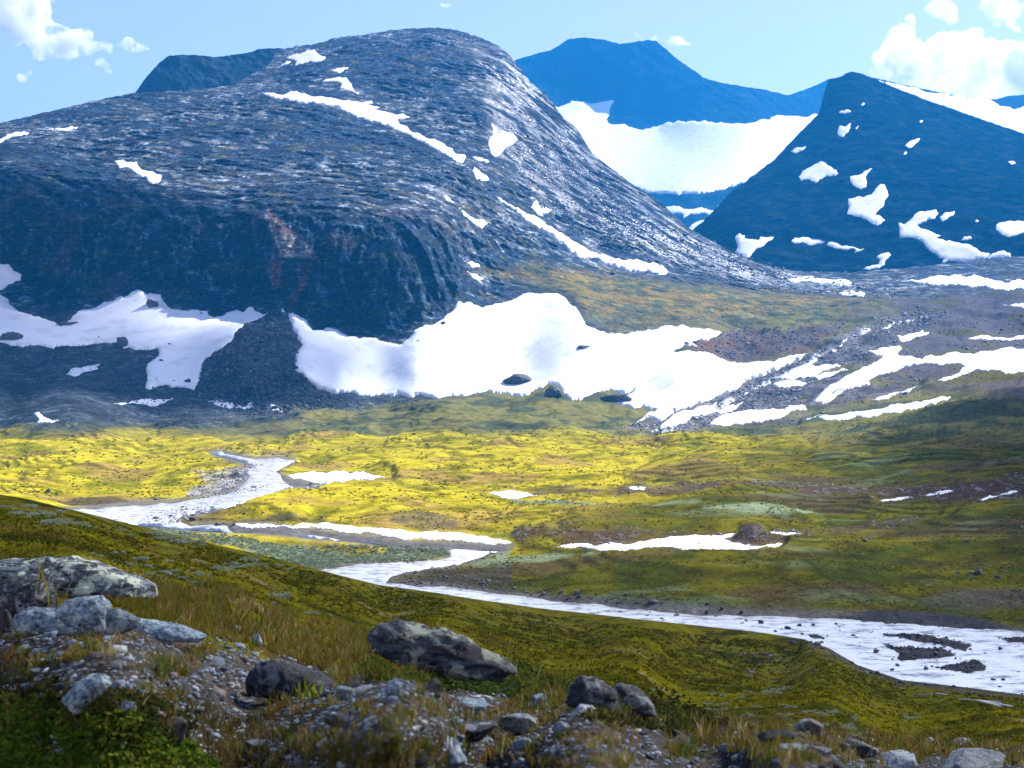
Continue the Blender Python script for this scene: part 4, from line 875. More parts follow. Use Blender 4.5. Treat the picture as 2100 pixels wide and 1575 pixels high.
for pl, D, m, lab, sd, st in [
 ("-60,1165 0,1157 40,1155 110,1154 160,1159 215,1171 260,1189 300,1210 308,1232 200,1234 100,1232 -60,1236", .4, M_slab, 'long dark lichened outcrop lying along the left edge of the knoll', 1, .05),
 ("-24,1205 8,1188 50,1185 85,1199 100,1225 108,1262 60,1272 -24,1272", .7, M_dark, 'dark rounded boulder in front of the long left outcrop', 2, 0),
 ("103,1252 120,1238 160,1231 195,1230 212,1240 222,1262 234,1300 180,1308 130,1306 104,1290", .6, M_blue, 'blue grey humped boulder in the middle of the left rock row', 3, 0),
 ("18,1266 50,1250 90,1251 130,1258 144,1280 128,1300 60,1302 18,1296", .5, M_blue, 'low blue grey block half buried left of the humped boulder', 4, 0),
 ("210,1251 240,1255 280,1272 284,1286 250,1302 216,1304", .6, M_blue, 'wedge shaped blue stone leaning on the humped boulder', 5, 0),
 ("246,1289 275,1277 320,1280 370,1291 418,1310 404,1319 340,1318 290,1312 256,1304", .5, M_blue, 'flat pale blue slab with a shadowed front edge', 6, .02),
 ("748,1322 758,1302 785,1291 812,1286 830,1290 880,1296 920,1307 960,1324 1000,1344 1042,1362 1056,1384 1030,1402 985,1400 930,1394 880,1386 830,1370 780,1352 752,1340", .4, M_slab, 'big striped lichen slab sloping down to the right on the grass', 8, .06),
 ("496,1398 520,1375 550,1363 580,1365 610,1377 650,1391 692,1412 712,1436 640,1442 560,1440 500,1430", .5, M_dark, 'dark humped rock among the gravel with yellow leaves in front', 9, .03),
 ("120,1442 140,1412 170,1391 200,1391 220,1410 242,1444 220,1468 150,1468", .6, M_blue, 'blurred blue grey boulder left in the gravel', 10, 0),
 ("1160,1444 1172,1414 1192,1390 1206,1398 1224,1394 1244,1410 1264,1420 1274,1462 1200,1468", .6, M_dark, 'dark craggy rock, left and tallest of the cluster at the grass edge', 13, .05),
 ("1236,1430 1275,1409 1310,1419 1336,1440 1350,1470 1290,1476 1242,1466", .6, M_dark, 'dark rounded rock, right end of the cluster at the grass edge', 14, .03),
 ("864,1554 885,1529 910,1517 936,1530 958,1566 930,1584 876,1582", .7, M_blue, 'bluish angular boulder at the bottom of the gravel', 21, 0)]:
    rock_outline('rock', pl, D, m, lab, sd, strata=st)
# small pale quartz lump on top of the striped slab and in the far grass
rock_at('stone', near_surface, 1537, 1382, 14, 9, M_pale, 'lone white stone on the dark heather slope at right', seed=50, sub=3)

def scatter_px(n, poly, r, dens=None):
    lo, hi = poly.min(0), poly.max(0); out = np.empty((0, 2))
    while len(out) < n:
        q = r.uniform(lo, hi, (n*3, 2)); q = q[polyd(q[:, 0], q[:, 1], poly) > 0]
        if dens is not None: q = q[r.random(len(q)) < dens(q)]
        out = np.concatenate([out, q])
    return out[:n]
protos = [rock_verts(200+i, 2, 7, .12) for i in range(8)]
def merge_rocks(pos, size, r, sub=1, flat=.6, cols=None):
    ps = [rock_verts(300+i, sub, 10, .05) for i in range(8)]; Vs, Fs, Cs, off = [], [], [], 0
    for i, (p, s) in enumerate(zip(pos, size)):
        V, Fc = ps[i % 8]; a = r.uniform(0, 6.283); ca, sa = math.cos(a), math.sin(a)
        q = V*np.array([s, s*r.uniform(.6, 1), s*flat*r.uniform(.5, 1.2)]); q = np.c_[q[:, 0]*ca-q[:, 1]*sa, q[:, 0]*sa+q[:, 1]*ca, q[:, 2]]
        t = r.uniform(-.35, .35); q = np.c_[q[:, 0]+t*q[:, 2], q[:, 1], q[:, 2]-t*q[:, 0]]
        Vs.append(q+p+np.array([0, 0, s*flat*.25])); Fs.append(Fc+off); off += len(V)
        if cols is not None: Cs.append(np.tile(cols[i], (len(V), 1)))
    return np.concatenate(Vs), np.concatenate(Fs), (np.concatenate(Cs) if cols is not None else None)
M_gravel = surface_mat('gravel', (.03, .15), (.55, 1.4), ((.03, .01),), .8, .35)
M_scree = surface_mat('scree', (1.5, 8), (.6, 1.4), ((1, .4),), .8, .3)
r = np.random.default_rng(21)
STONE_POLY = P("-30,1300 200,1330 420,1335 700,1400 900,1400 1100,1440 1400,1490 1700,1520 2130,1560 2130,1640 420,1640 420,1500 300,1460 -30,1420")
def stone_dens(q):
    a = fbm(q[:, 0]/130, q[:, 1]/60, q[:, 0]*0, 3); return np.clip(.25+1.6*sstep(a, -.15, .3), 0, 1)*np.where(q[:, 0] > 1350, .35, 1)
q = scatter_px(260, STONE_POLY, r, stone_dens); p = near_surface(q[:, 0].copy(), q[:, 1].copy())
mats = [M_blue, M_blue, M_pale, M_brown, M_dark]
pm = [[mesh_np('stone', V, [Fc], mt) for (V, Fc) in [rock_verts(400+i, 3, 16, .05) for i in range(5)]] for mt in mats]
GL = {0: 'fist sized blue grey stone in the foreground gravel', 1: 'fist sized blue grey stone in the foreground gravel', 2: 'fist sized pale stone in the foreground gravel', 3: 'fist sized brownish stone in the foreground gravel', 4: 'fist sized dark stone in the foreground gravel'}
GG = {0: 'blue grey gravel stones', 1: 'blue grey gravel stones', 2: 'pale gravel stones', 3: 'brownish gravel stones', 4: 'dark gravel stones'}
for i in range(len(q)):
    k = int(r.integers(5)); o = bpy.data.objects.new('stone', pm[k][int(r.integers(5))]); C.objects.link(o)
    s = r.lognormal(2.35, .4)*p[i, 1]/F; o.scale = (s*1.15, s*r.uniform(.55, 1), s*r.uniform(.3, .6)); o.location = p[i]+np.array([0, 0, s*.1]); o.rotation_euler = (r.uniform(-.3, .3), r.uniform(-.3, .3), r.uniform(0, 6.28))
    tag(o, GL[k], 'stone', None, GG[k])
q = scatter_px(10500, P("-60,1250 400,1300 700,1370 1100,1420 1500,1490 2130,1545 2130,1680 -60,1680"), r, lambda q: stone_dens(q)*.9+.1); p = near_surface(q[:, 0].copy(), q[:, 1].copy())
pal = np.array([(.17, .23, .27), (.13, .17, .21), (.30, .32, .33), (.18, .15, .13), (.07, .08, .095), (.36, .36, .34)])
V, Fc, cc = merge_rocks(p, r.lognormal(1.62, .5, len(q))*p[:, 1]/F, r, 1, .5, pal[r.integers(0, 6, len(q))]*r.uniform(.7, 1.25, (len(q), 1)))
add('gravel', mesh_np('gravel', V, [Fc], M_gravel, cc), kind='stuff', label='loose blue grey gravel between the foreground rocks', cat='gravel')

# boulders further off: one object each
bpro = {m.name: [mesh_np('boulder', V, [Fc], m) for (V, Fc) in [rock_verts(500+i, 3, 9, .1) for i in range(5)]] for m in (M_boulder, M_wetstone, M_cliffrock, M_pale)}
def boulders(pts, surf, mat, label, group, flat=.7, name='boulder', cat='boulder'):
    r = np.random.default_rng(len(pts)+len(label)); a = np.array(pts, float); p = surf(a[:, 0].copy(), a[:, 1].copy())
    for (u, v, w), g in zip(a, p):
        o = bpy.data.objects.new(name, bpro[mat.name][int(r.integers(5))]); C.objects.link(o); s = w/2*g[1]/F
        o.scale = (s, s*r.uniform(.7, 1), s*flat*r.uniform(.8, 1.2)); o.location = g+np.array([0, 0, s*.3]); o.rotation_euler = (r.uniform(-.2, .2), r.uniform(-.2, .2), r.uniform(0, 6.28)); tag(o, label, cat, None, group if len(pts) > 1 else None)
boulders([(1183,1222,16)], land_surface, M_boulder, 'biggest grey boulder at the far edge of the narrow stream', 'x')
boulders([(1165,1226,11),(1150,1218,10),(1115,1219,14),(1090,1218,9),(1317,1232,9),(1284,1230,8),(1265,1229,6),(1360,1242,9),(1055,1207,10),(1452,1247,12)], land_surface, M_boulder, 'grey boulder on the far bank of the narrow stream', 'boulders lining the narrow stream')
boulders([(2008,1172,20),(1992,1172,12),(2045,1180,14),(1965,1172,9),(1772,1134,12),(1783,1124,12),(1983,1122,12),(2095,1080,12),(2090,1095,14),(1790,1070,9),(1850,1090,9),(1700,1075,8),(2060,1166,9),(1990,1205,8)], land_surface, M_boulder, 'pale grey boulder scattered over the dark green slope at right', 'boulders on the right hand slope')
boulders([(100,1001,18),(315,936,12),(320,1024,10),(150,937,9),(30,1001,8),(205,936,7),(342,925,6),(560,932,7),(905,1013,9),(850,1013,8),(955,1025,8),(640,1012,8)], land_surface, M_boulder, 'small grey boulder on the sunlit yellow turf', 'boulders on the yellow turf')
boulders([(395,1068,18),(447,1074,12),(500,1060,8),(480,1077,9),(540,1062,8),(660,1066,8),(700,1066,7)], land_surface, M_wetstone, 'dark boulder at the foot of the yellow mound by the water', 'boulders at the foot of the yellow mound')
rr = np.random.default_rng(77); rpts = [(u, v, w) for u, v, w in [(1797,1332,16),(1615,1284,16),(1560,1273,14),(1640,1278,12),(1668,1277,9),(1750,1298,10),(1715,1275,8),(1530,1268,10),(1520,1255,10),(1450,1254,10),(1480,1252,9),(2052,1326,12),(1900,1366,14),(2038,1388,12),(2058,1388,10),(2050,1402,10),(1840,1359,14),(1830,1368,10),(1560,1298,8),(1590,1290,9)]]
boulders(rpts, lambda u, v: land_surface(u, v)+np.array([0, 0, .12]), M_wetstone, 'dark wet stone standing in the bright shallow river', 'large stones in the river')
q = scatter_px(170, P("1500,1262 1800,1285 2100,1312 2130,1410 1900,1385 1760,1350 1680,1310 1560,1280"), rr, lambda q: np.clip(.12+sstep(union_d(q[:, 0], q[:, 1], BARS, 30), -14, 4), 0, 1))
boulders([(a, b, rr.lognormal(1.45, .35)) for a, b in q], lambda u, v: land_surface(u, v)+np.array([0, 0, .08]), M_wetstone, 'small dark stone breaking the surface of the bright river', 'small stones in the river')
# stones and outcrops on the snow below the cliff
for (u, v, w, h, lab) in [(310,634,30,24,'jagged dark outcrop poking out of the snow apron near its peak'),(246,712,30,24,'dark rock knob at the lower edge of the snow apron'),(20,700,50,22,'dark flat outcrop in the snow at the left edge'),(1201,716,44,14,'dark lens of rock in the upper right of the great snowfield'),(1056,790,76,26,'wide dark rock island near the bottom of the great snowfield'),(1130,814,54,32,'dark pointed rock mound at the lower rim of the great snowfield'),(1258,822,80,22,'long brown rock spit biting into the lower right of the great snowfield'),(905,668,20,10,'flat dark stone at the top left of the great snowfield'),(140,668,50,12,'string of dark rock at the cliff foot left of the apron peak')]:
    rock_at('outcrop', land_surface, u, v, w, h, M_cliffrock, lab, cat='outcrop', seed=int(u), sub=4, rough=.3, sink=.3)
boulders([(385,785,16)], land_surface, M_cliffrock, 'largest dark boulder lying on the snow apron', 'x')
boulders([(348,708,11),(330,742,12),(356,783,8),(203,693,8),(680,768,8),(690,770,9),(697,765,6),(708,799,7),(827,789,7),(856,702,12),(955,690,5),(1140,690,5),(320,780,7),(412,645,9),(765,800,5)], land_surface, M_cliffrock, 'small dark boulder lying on the snow below the cliff', 'boulders on the snow')
boulders([(1256,563,12)], land_surface, M_cliffrock, 'single dark boulder on the sunny grass ridge', 'x')
# scree and rubble nobody could count
def scree(name, poly, n, mu, sig, pal, label, dens=None, seed=1, flat=.75, surf=land_surface):
    r = np.random.default_rng(seed); q = scatter_px(n, poly, r, dens); p = surf(q[:, 0].copy(), q[:, 1].copy())
    V, Fc, cc = merge_rocks(p, r.lognormal(mu, sig, n)*p[:, 1]/F, r, 1, flat, np.array(pal)[r.integers(0, len(pal), n)]*r.uniform(.6, 1.3, (n, 1)))
    add(name, mesh_np(name, V, [Fc], M_scree, cc), kind='stuff', label=label, cat=name)
SP = [(.05, .06, .075), (.07, .08, .095), (.10, .115, .13), (.035, .04, .05)]
scree('scree', CONE, 3400, .75, .5, SP, 'cone of blue grey boulders under the cliff between the two snowfields', seed=3)
scree('scree', P("-40,705 250,720 325,720 300,790 400,805 640,820 820,822 620,860 300,850 200,800 -40,780"), 3000, .35, .45, SP, 'grey scree below the snow along the mountain foot', seed=4)
scree('rubble', FAN, 5200, .45, .5, [(.24, .24, .25), (.33, .33, .33), (.15, .155, .165), (.09, .095, .105)], 'pale stony rubble fan beside the great snowfield', lambda q: np.where(union_d(q[:, 0], q[:, 1], all_snowC, 20) > -1, 0, np.clip(.15+sstep(fbm((q[:, 0]+1.6*q[:, 1])/70, (q[:, 0]*.5-q[:, 1])/240, q[:, 0]*0, 3), -.2, .2), 0, 1)), 5)
scree('rubble', ROCKY, 2400, .4, .5, [(.2, .2, .21), (.28, .28, .28), (.12, .12, .13)], 'grey stones strewn between the snow strips on the right', lambda q: np.where(union_d(q[:, 0], q[:, 1], all_snowC, 20) > -1, 0, np.clip(sstep(fbm(q[:, 0]/90, q[:, 1]/20, q[:, 0]*0, 3), -.2, .25), .03, 1)), 61)
scree('rubble', OUTCROP, 900, .4, .5, [(.12, .11, .11), (.17, .15, .14), (.07, .07, .075)], 'brown rocky ground above the great snowfield', seed=6)
scree('rubble', P("1100,420 1240,400 1420,480 1640,560 1880,605 1780,612 1560,596 1370,556 1180,480"), 2600, .5, .5, [(.08, .09, .11), (.13, .14, .16), (.05, .055, .07)], 'loose blocks on the glittering right flank', seed=7)
scree('gravel', P("1640,1304 1700,1326 1760,1361 1850,1391 2000,1408 2130,1421 2130,1432 1980,1420 1840,1404 1740,1376 1680,1340 1620,1316"), 420, .9, .45, [(.07, .068, .07), (.11, .105, .105), (.05, .05, .055)], 'dark stones along the near bank of the bright river', seed=71, flat=.6, surf=near_surface)
scree('rubble', P("1440,1335 1560,1330 1640,1350 1700,1385 1600,1390 1500,1370"), 150, .7, .5, [(.2, .21, .22), (.13, .14, .15)], 'grey stones half sunk in the turf above the river bank', seed=72, flat=.5, surf=near_surface)
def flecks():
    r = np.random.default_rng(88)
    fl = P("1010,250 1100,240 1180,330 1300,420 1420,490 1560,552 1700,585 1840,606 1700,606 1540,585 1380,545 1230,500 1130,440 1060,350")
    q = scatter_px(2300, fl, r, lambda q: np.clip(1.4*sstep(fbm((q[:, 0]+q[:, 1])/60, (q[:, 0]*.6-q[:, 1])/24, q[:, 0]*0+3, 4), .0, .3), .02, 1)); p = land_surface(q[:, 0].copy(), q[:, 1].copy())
    V, Fc, _ = merge_rocks(p, r.lognormal(.75, .5, len(q))*p[:, 1]/F, r, 1, .35)  # flat white lumps stand in for sun glitter on the flank
    add('glint_flecks', mesh_np('glint_flecks', V, [Fc], M_snow), kind='stuff', label='white flecks standing in for sun glitter on the rocks of the right flank', cat='snow')
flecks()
for gi, gp in enumerate(GRAVEL): scree('gravel', gp, 1500, .55, .5, [(.32, .31, .30), (.40, .39, .38), (.17, .165, .165)], 'pale river gravel along the upper river bend' if gi == 0 else 'grey gravel bar in the braided river' if gi == 1 else 'stony shingle beside the middle channel', seed=8+gi, flat=.5)
for pi, pp in enumerate(PEAT): scree('gravel', pp, 1300, .35, .5, [(.19, .19, .2), (.13, .13, .14), (.25, .25, .25)], 'grey stones in the brown hollow across the middle slope' if pi == 0 else 'grey stones strewn round the lower snowbank', lambda q: np.clip(sstep(fbm(q[:, 0]/90, q[:, 1]/25, q[:, 0]*0, 3), -.1, .25), .03, 1), 12+pi, .6)
for bp_ in BARS[:4]: scree('gravel', bp_, 260, .5, .5, [(.05, .05, .055), (.08, .08, .085)], 'dark gravel bar in the bright river', seed=33, flat=.6)
scree('gravel', P("760,1185 820,1165 1000,1185 1200,1225 1400,1247 1300,1240 1000,1207 830,1192"), 700, .6, .5, [(.16, .155, .15), (.10, .10, .10)], 'dark shingle spit on the inner bend of the narrow stream', seed=20, flat=.5)

# ------------------------------------------------------------------ grass, heather, shrubs
M_blade = surface_mat('grass_blade', (.4,), (.8, 1.2), (), .8, .06, transl=.45)
M_leaf = surface_mat('leaf', (.3,), (.7, 1.3), (), .85, .05, transl=.3)
def blades(roots, h, w, r, lean=.95):
    n = len(roots); a = r.uniform(0, 6.283, n); la = r.uniform(0, 6.283, n); le = r.uniform(.05, lean, n)*h
    d = np.c_[np.cos(a), np.sin(a), 0*a]*(w/2)[:, None]; dl = np.c_[np.cos(la), np.sin(la), 0*la]*le[:, None]; up = np.c_[0*h, 0*h, h]
    V = np.stack([roots-d, roots+d, roots+up*.55+dl*.35+d*.7, roots+up*.55+dl*.35-d*.7, roots+up*.97+dl], 1).reshape(-1, 3)
    b = np.arange(n)*5
    return V, np.c_[b, b+1, b+2, b+3], np.c_[b+3, b+2, b+4]
def grass(poly, ntuft, per, hpx, pal, label, seed, dens=None, spread=1.0, wk=1.0, hmax=.3):
    r = np.random.default_rng(seed); q = scatter_px(ntuft, poly, r, dens); p = near_surface(q[:, 0].copy(), q[:, 1].copy())
    hh = np.clip(r.lognormal(math.log(hpx*.8), .4, ntuft)*p[:, 1]/F, .03, hmax); ci = r.integers(0, len(pal), ntuft)
    k = np.repeat(np.arange(ntuft), per); n = len(k)
    off = r.normal(0, 1, (n, 2))*(.22*spread*hh[k])[:, None]
    roots = p[k].copy(); roots[:, :2] += off; roots[:, 2] -= .01
    h = hh[k]*r.uniform(.45, 1.15, n); w = np.clip(.0011*p[k, 1]*wk, .0035, .02)
    V, f4, f3 = blades(roots, h, w, r); col = np.array(pal)[ci][k]*r.uniform(.65, 1.35, (n, 1))
    add('grass', mesh_np('grass', V, [f4, f3], M_blade, np.repeat(col, 5, 0)), kind='stuff', label=label, cat='grass')
GP = [(.17, .15, .02), (.11, .13, .018), (.22, .15, .03), (.20, .11, .03), (.32, .26, .11), (.08, .10, .015)]
def gd(q): return np.clip(.03+1.2*sstep(-fbm(q[:, 0]/130, q[:, 1]/60, q[:, 0]*0, 3), -.05, .3), 0, 1)
def gd2(q): return np.clip(.1+1.1*sstep(fbm(q[:, 0]/70, q[:, 1]/30, q[:, 0]*0+4, 3), -.25, .2), 0, 1)
grass(P("-60,1215 250,1225 420,1290 600,1330 760,1370 1050,1400 1180,1440 1500,1490 2150,1545 2150,1680 -60,1680"), 2300, 15, 25, GP, 'short mixed green and straw grass among the foreground stones', 31, gd)
grass(P("280,1205 460,1215 700,1280 760,1300 760,1400 700,1390 560,1345 420,1300 300,1250"), 1100, 12, 27, [(.17, .14, .02), (.16, .09, .02), (.13, .14, .018), (.26, .19, .07)], 'taller reddish grass on the crest left of the striped slab', 32, gd2)
grass(P("1000,1375 1180,1400 1400,1470 1700,1500 2150,1540 2150,1580 1600,1560 1300,1500 1050,1430"), 1000, 11, 23, [(.16, .12, .02), (.13, .08, .018), (.11, .12, .014), (.24, .19, .06)], 'brownish grass along the crest at the right', 33, gd2)
grass(P("-60,1140 300,1190 470,1212 450,1265 300,1245 -60,1225"), 800, 12, 20, [(.16, .14, .02), (.11, .12, .016), (.13, .09, .02)], 'short olive grass behind the left rock row', 38)
grass(P("190,1220 460,1250 450,1290 420,1292 330,1275 260,1256"), 420, 12, 22, [(.15, .14, .015), (.12, .12, .012), (.16, .10, .02)], 'olive grass tufts above the flat blue slab', 39)
grass(P("715,1290 760,1300 800,1345 900,1385 880,1410 780,1400 715,1360"), 420, 12, 26, [(.15, .14, .015), (.10, .12, .012), (.18, .12, .02)], 'grass growing round the left end of the striped slab', 40)
grass(P("380,1440 560,1480 900,1540 1000,1640 380,1640"), 380, 16, 36, [(.12, .09, .025), (.09, .08, .018), (.16, .12, .05)], 'dry brown tufts at the bottom centre', 34)
grass(P("60,1240 120,1240 120,1262 60,1262"), 4, 9, 95, [(.16, .15, .03)], 'long broad grass blades beside the dark boulder at left', 35, None, .5, 3, .45)
grass(P("575,1425 640,1425 650,1440 580,1440"), 5, 7, 46, [(.42, .30, .03), (.16, .2, .03)], 'yellowing leaves in front of the dark humped rock', 36, None, 1, 4)
def leafy(name, poly, n, per, rpx, lpx, pal, label, seed, dens=None, surf=near_surface, hk=.7, mat=None, rmax=9):
    r = np.random.default_rng(seed); q = scatter_px(n, poly, r, dens); p = surf(q[:, 0].copy(), q[:, 1].copy()); k = np.repeat(np.arange(n), per); m = len(k)
    R = np.minimum(r.lognormal(math.log(rpx), .35, n)*p[:, 1]/F, rmax)
    d = r.normal(size=(m, 3)); d /= np.linalg.norm(d, axis=1)[:, None]; d[:, 2] = np.abs(d[:, 2])
    c = p[k]+d*R[k, None]*np.array([1, 1, hk])*r.uniform(.55, 1, (m, 1))
    a = r.normal(size=(m, 3)); a[:, 2] *= .6; a /= np.linalg.norm(a, axis=1)[:, None]; nrm = d+.7*r.normal(size=(m, 3)); b = np.cross(nrm, a); b /= np.linalg.norm(b, axis=1)[:, None]+1e-9
    s = np.minimum(lpx*p[k, 1]/F, R[k]*.6)*r.uniform(.6, 1.3, m); s = s[:, None]
    V = np.stack([c-a*s, c-b*s*.5, c+a*s, c+b*s*.5], 1).reshape(-1, 3); i4 = np.arange(m)*4
    col = np.array(pal)[r.integers(0, len(pal), n)][k]*r.uniform(.6, 1.4, (m, 1))
    add(name, mesh_np(name, V, [np.c_[i4, i4+1, i4+2, i4+3]], mat or M_leaf, np.repeat(col, 4, 0), False), kind='stuff', label=label, cat=name.replace('_', ' '))
leafy('ground_cover', P("-60,1430 250,1470 420,1560 430,1660 -60,1660"), 900, 46, 26, 8, [(.08, .15, .012), (.13, .18, .012), (.05, .09, .01), (.18, .19, .02)], 'leafy bright green ground cover in the blurred lower left corner', 41, hk=.8)
leafy('ground_cover', P("-60,1400 300,1420 400,1500 300,1540 -60,1480"), 350, 40, 24, 7, [(.05, .06, .012), (.06, .05, .015), (.04, .05, .01)], 'dark low leaves above the bright green ground cover', 42, hk=.6)
leafy('ground_cover', P("720,1350 800,1365 1000,1385 1060,1380 1180,1420 1100,1440 900,1415 760,1390"), 260, 44, 22, 6, [(.06, .10, .014), (.08, .11, .015), (.035, .055, .01)], 'dark green dwarf shrubs at the foot of the striped slab', 43, hk=.8)
leafy('ground_cover', P("1180,1440 1360,1440 1500,1490 1400,1510 1200,1480"), 150, 40, 22, 6, [(.04, .06, .012), (.05, .045, .012)], 'dark dwarf shrubs below the dark rock cluster', 44, hk=.8)
HILL = P("-40,1035 160,1060 420,1118 700,1182 1000,1245 1350,1290 1560,1310 1660,1340 1850,1405 2130,1432 2130,1540 1700,1495 1400,1470 1180,1400 1040,1370 760,1290 460,1215 300,1195 -40,1150")
def hd(q): return np.clip(.2+1.3*sstep(fbm(q[:, 0]/150, q[:, 1]/45, q[:, 0]*0+2, 4), -.2, .25), 0, 1)
leafy('heather', HILL, 14000, 10, 6.5, 2.6, [(.085, .088, .003), (.14, .14, .004), (.045, .05, .004), (.09, .06, .006), (.20, .19, .01)], 'low olive heather covering the near hillside', 45, hd, hk=.55, rmax=.5)

VALP = P("0,890 500,905 900,880 1300,885 1600,860 2130,800 2130,1290 1900,1262 1500,1250 1200,1228 900,1190 700,1090 560,1078 380,1068 180,1040 0,1010")
def vd(q):
    rv = np.maximum(polyd(q[:, 0], q[:, 1], RIVER1), polyd(q[:, 0], q[:, 1], RIVER2)); sn = union_d(q[:, 0], q[:, 1], all_snowC, 20)
    return np.where((rv > -5) | (sn > -4), 0, np.clip(.15+1.1*sstep(fbm(q[:, 0]/120, q[:, 1]/18, q[:, 0]*0+7, 4), -.1, .25), 0, 1))
leafy('tussock', VALP, 13000, 7, 3.2, 2.2, [(.22, .20, .016), (.13, .14, .014), (.08, .095, .012), (.28, .24, .02), (.15, .10, .03)], 'tussocks and dwarf birch dotting the valley floor and right slope', 46, vd, land_surface, .5, None, 1.6)
leafy('tussock', WILLOW[0], 1500, 12, 6, 2.6, [(.24, .29, .18), (.19, .24, .14), (.30, .34, .24)], 'grey green willow carpet on the river flat', 47, None, land_surface, .5, None, 1.6)
def shrub_mesh(seed, n=330):
    r = np.random.default_rng(seed); nl = 7; cs = np.c_[r.normal(0, .5, nl), r.normal(0, .45, nl), r.uniform(.12, .38, nl)]; k = r.integers(0, nl, n)
    d = r.normal(size=(n, 3)); d /= np.linalg.norm(d, axis=1)[:, None]; c = cs[k]+d*np.array([.36, .36, .22])*r.uniform(.5, 1, (n, 1)); c[:, 2] = np.abs(c[:, 2])
    a = r.normal(size=(n, 3)); a /= np.linalg.norm(a, axis=1)[:, None]; b = np.cross(d+.5*r.normal(size=(n, 3)), a); b /= np.linalg.norm(b, axis=1)[:, None]
    s = r.uniform(.05, .11, (n, 1)); V = np.stack([c-a*s, c-b*s*.5, c+a*s, c+b*s*.5], 1).reshape(-1, 3); i4 = np.arange(n)*4
    st, sf = [], []
    for j in range(nl):                       # stems
        t = cs[j]; e = .018; b0 = len(V)+len(st)
        st += [(-e, 0, -.1), (e, 0, -.1), (t[0]+e*.5, t[1], t[2]), (t[0]-e*.5, t[1], t[2]), (0, -e, -.1), (0, e, -.1), (t[0], t[1]+e*.5, t[2]), (t[0], t[1]-e*.5, t[2])]
        sf += [(b0, b0+1, b0+2, b0+3), (b0+4, b0+5, b0+6, b0+7)]
    col = np.array([(.30, .36, .24), (.38, .44, .32), (.22, .28, .17)])[r.integers(0, 3, n)]*r.uniform(.7, 1.3, (n, 1))
    col = np.concatenate([np.repeat(col, 4, 0), np.tile([[.07, .055, .04]], (len(st), 1))])
    return mesh_np('willow_shrub', np.concatenate([V, np.array(st)]), [np.c_[i4, i4+1, i4+2, i4+3], np.array(sf)], M_leaf, col, False)
SHR = [shrub_mesh(60+i) for i in range(4)]
def shrubs(pts, surf, label, group, seed):
    r = np.random.default_rng(seed); a = np.array(pts, float); p = surf(a[:, 0].copy(), a[:, 1].copy())
    for (u, v, w), g in zip(a, p):
        o = bpy.data.objects.new('willow_shrub', SHR[int(r.integers(4))]); C.objects.link(o); s = w*g[1]/F/2*1.1
        o.scale = (s, s, s*r.uniform(.6, .9)); o.location = g; o.rotation_euler = (0, 0, r.uniform(0, 6.28)); tag(o, label, 'shrub', None, group)
r = np.random.default_rng(91)
def along(pts, n, jit, w):
    a = np.array(pts, float); t = r.uniform(0, len(a)-1, n); i = np.minimum(t.astype(int), len(a)-2); f = (t-i)[:, None]; q = a[i]*(1-f)+a[i+1]*f+r.normal(0, 1, (n, 2))*jit
    return [(x, y, r.lognormal(math.log(w), .3)) for x, y in q]
shrubs(along([(5,1045),(60,1062),(110,1070),(150,1085)], 26, (22, 9), 30), near_surface, 'grey green willow shrub in the thicket near the top of the left slope', 'willows near the top of the left slope', 1)
shrubs(along([(270,1092),(300,1096),(350,1106),(395,1120)], 22, (14, 5), 28), near_surface, 'grey green willow shrub in the band just below the skyline of the slope', 'willows below the slope skyline', 2)
shrubs(along([(200,1140),(260,1150),(300,1170),(350,1190),(410,1205),(470,1222)], 56, (30, 11), 24), near_surface, 'grey green willow shrub in the long belt slanting across the left slope', 'willows in the slanting belt', 3)
shrubs(along([(450,1160),(500,1163),(560,1158),(630,1170)], 18, (22, 5), 24), near_surface, 'pale willow shrub on the middle of the slope above the dark heather', 'willows on the middle slope', 4)
shrubs(along([(520,1240),(560,1250),(600,1255)], 9, (20, 8), 26), near_surface, 'pale willow shrub by the reddish crest grass', 'willows by the crest grass', 5)
shrubs(along([(1330,1412),(1480,1440),(1580,1452),(1720,1475),(1800,1490)], 34, (45, 9), 26), near_surface, 'low willow shrub on the dark lower slope at right', 'willows on the lower right slope', 6)
shrubs(along([(1440,1462),(1560,1480),(1800,1500)], 10, (50, 6), 30), near_surface, 'low willow shrub close behind the right knoll edge', 'willows behind the knoll edge', 7)

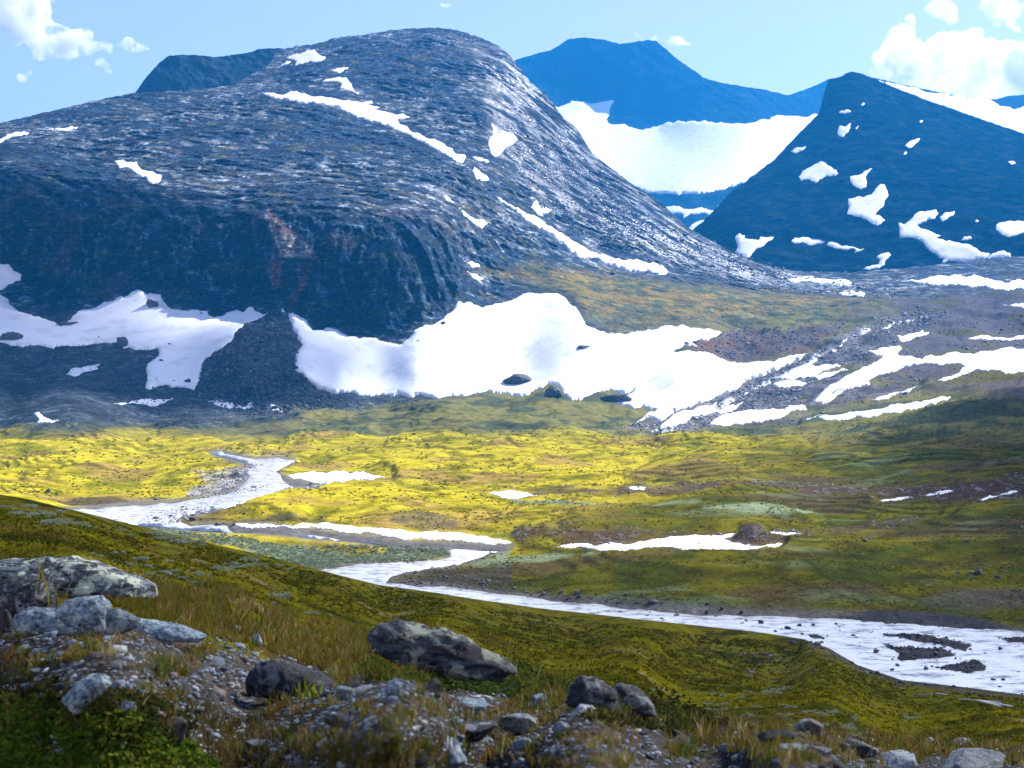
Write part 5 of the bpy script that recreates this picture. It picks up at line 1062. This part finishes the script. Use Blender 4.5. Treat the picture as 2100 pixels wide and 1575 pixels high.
# ------------------------------------------------------------------ bleached poles and a marker post on the lower right slope
M_wood = surface_mat('bleached_wood', (.05, .4), (.75, 1.2), (), .8, .2, attr=False, color=(.55, .53, .50))
M_oldwood = surface_mat('weathered_wood', (.05,), (.7, 1.2), (), .85, .2, attr=False, color=(.13, .08, .06))
def pole(name, a, b, w, mat, label, cat, lift=.10):
    p = near_surface(np.array([a[0], b[0]], float), np.array([a[1], b[1]], float)); p[:, 2] += lift
    A, B = Vector(p[0]), Vector(p[1]); d = (B-A); ln = d.length; bm = bmesh.new(); bmesh.ops.create_cube(bm, size=1)
    for v in bm.verts: v.co = Vector((v.co.x*ln, v.co.y*w*(1.15 if v.co.x < 0 else .85), v.co.z*w*.5))
    bmesh.ops.bevel(bm, geom=bm.edges[:], offset=w*.1, segments=1, affect='EDGES')
    me = bpy.data.meshes.new(name); bm.to_mesh(me); bm.free(); me.materials.append(mat)
    o = add(name, me, label=label, cat=cat); o.location = (A+B)/2; o.rotation_euler = d.to_track_quat('X', 'Z').to_euler()
for a, b, lab in [((1885,1428),(1912,1429),'short bleached board at the left end of the broken plank line'),((1920,1430),(1943,1434),'second bleached board of the broken plank line, in the dark heather'),((1967,1440),(2000,1444),'bleached board in the middle of the broken plank line'),((2005,1449),(2052,1463),'long thin pale pole, upper of the crossed pair by the right edge'),((2015,1448),(2075,1466),'longest pale pole, lower right of the crossed pair'),((2012,1446),(2023,1447),'very short pale stick above the two long poles'),((2028,1446),(2052,1455),'short slanting pale stick right of the very short one')]:
    pole('wooden_plank', a, b, .2, M_wood, lab, 'plank', .42)
def post(u, v, h, label):
    g = near_surface(np.array([float(u)]), np.array([float(v)]))[0]; H = h*g[1]/F; bm = bmesh.new()
    bmesh.ops.create_cone(bm, cap_ends=True, segments=8, radius1=H*.07, radius2=H*.045, depth=H)
    bmesh.ops.create_cone(bm, cap_ends=True, segments=8, radius1=H*.05, radius2=0.005, depth=H*.1, matrix=__import__('mathutils').Matrix.Translation((0, 0, H*.55)))
    me = bpy.data.meshes.new('marker_post'); bm.to_mesh(me); bm.free(); me.materials.append(M_oldwood); o = add('marker_post', me, label=label, cat='post'); o.location = g+np.array([0, 0, H*.45])
post(1497, 1362, 16, 'thin reddish brown marker post standing alone on the lower right slope')
post(38, 1150, 18, 'short brown stake on the slope behind the left outcrop')
#@@REST
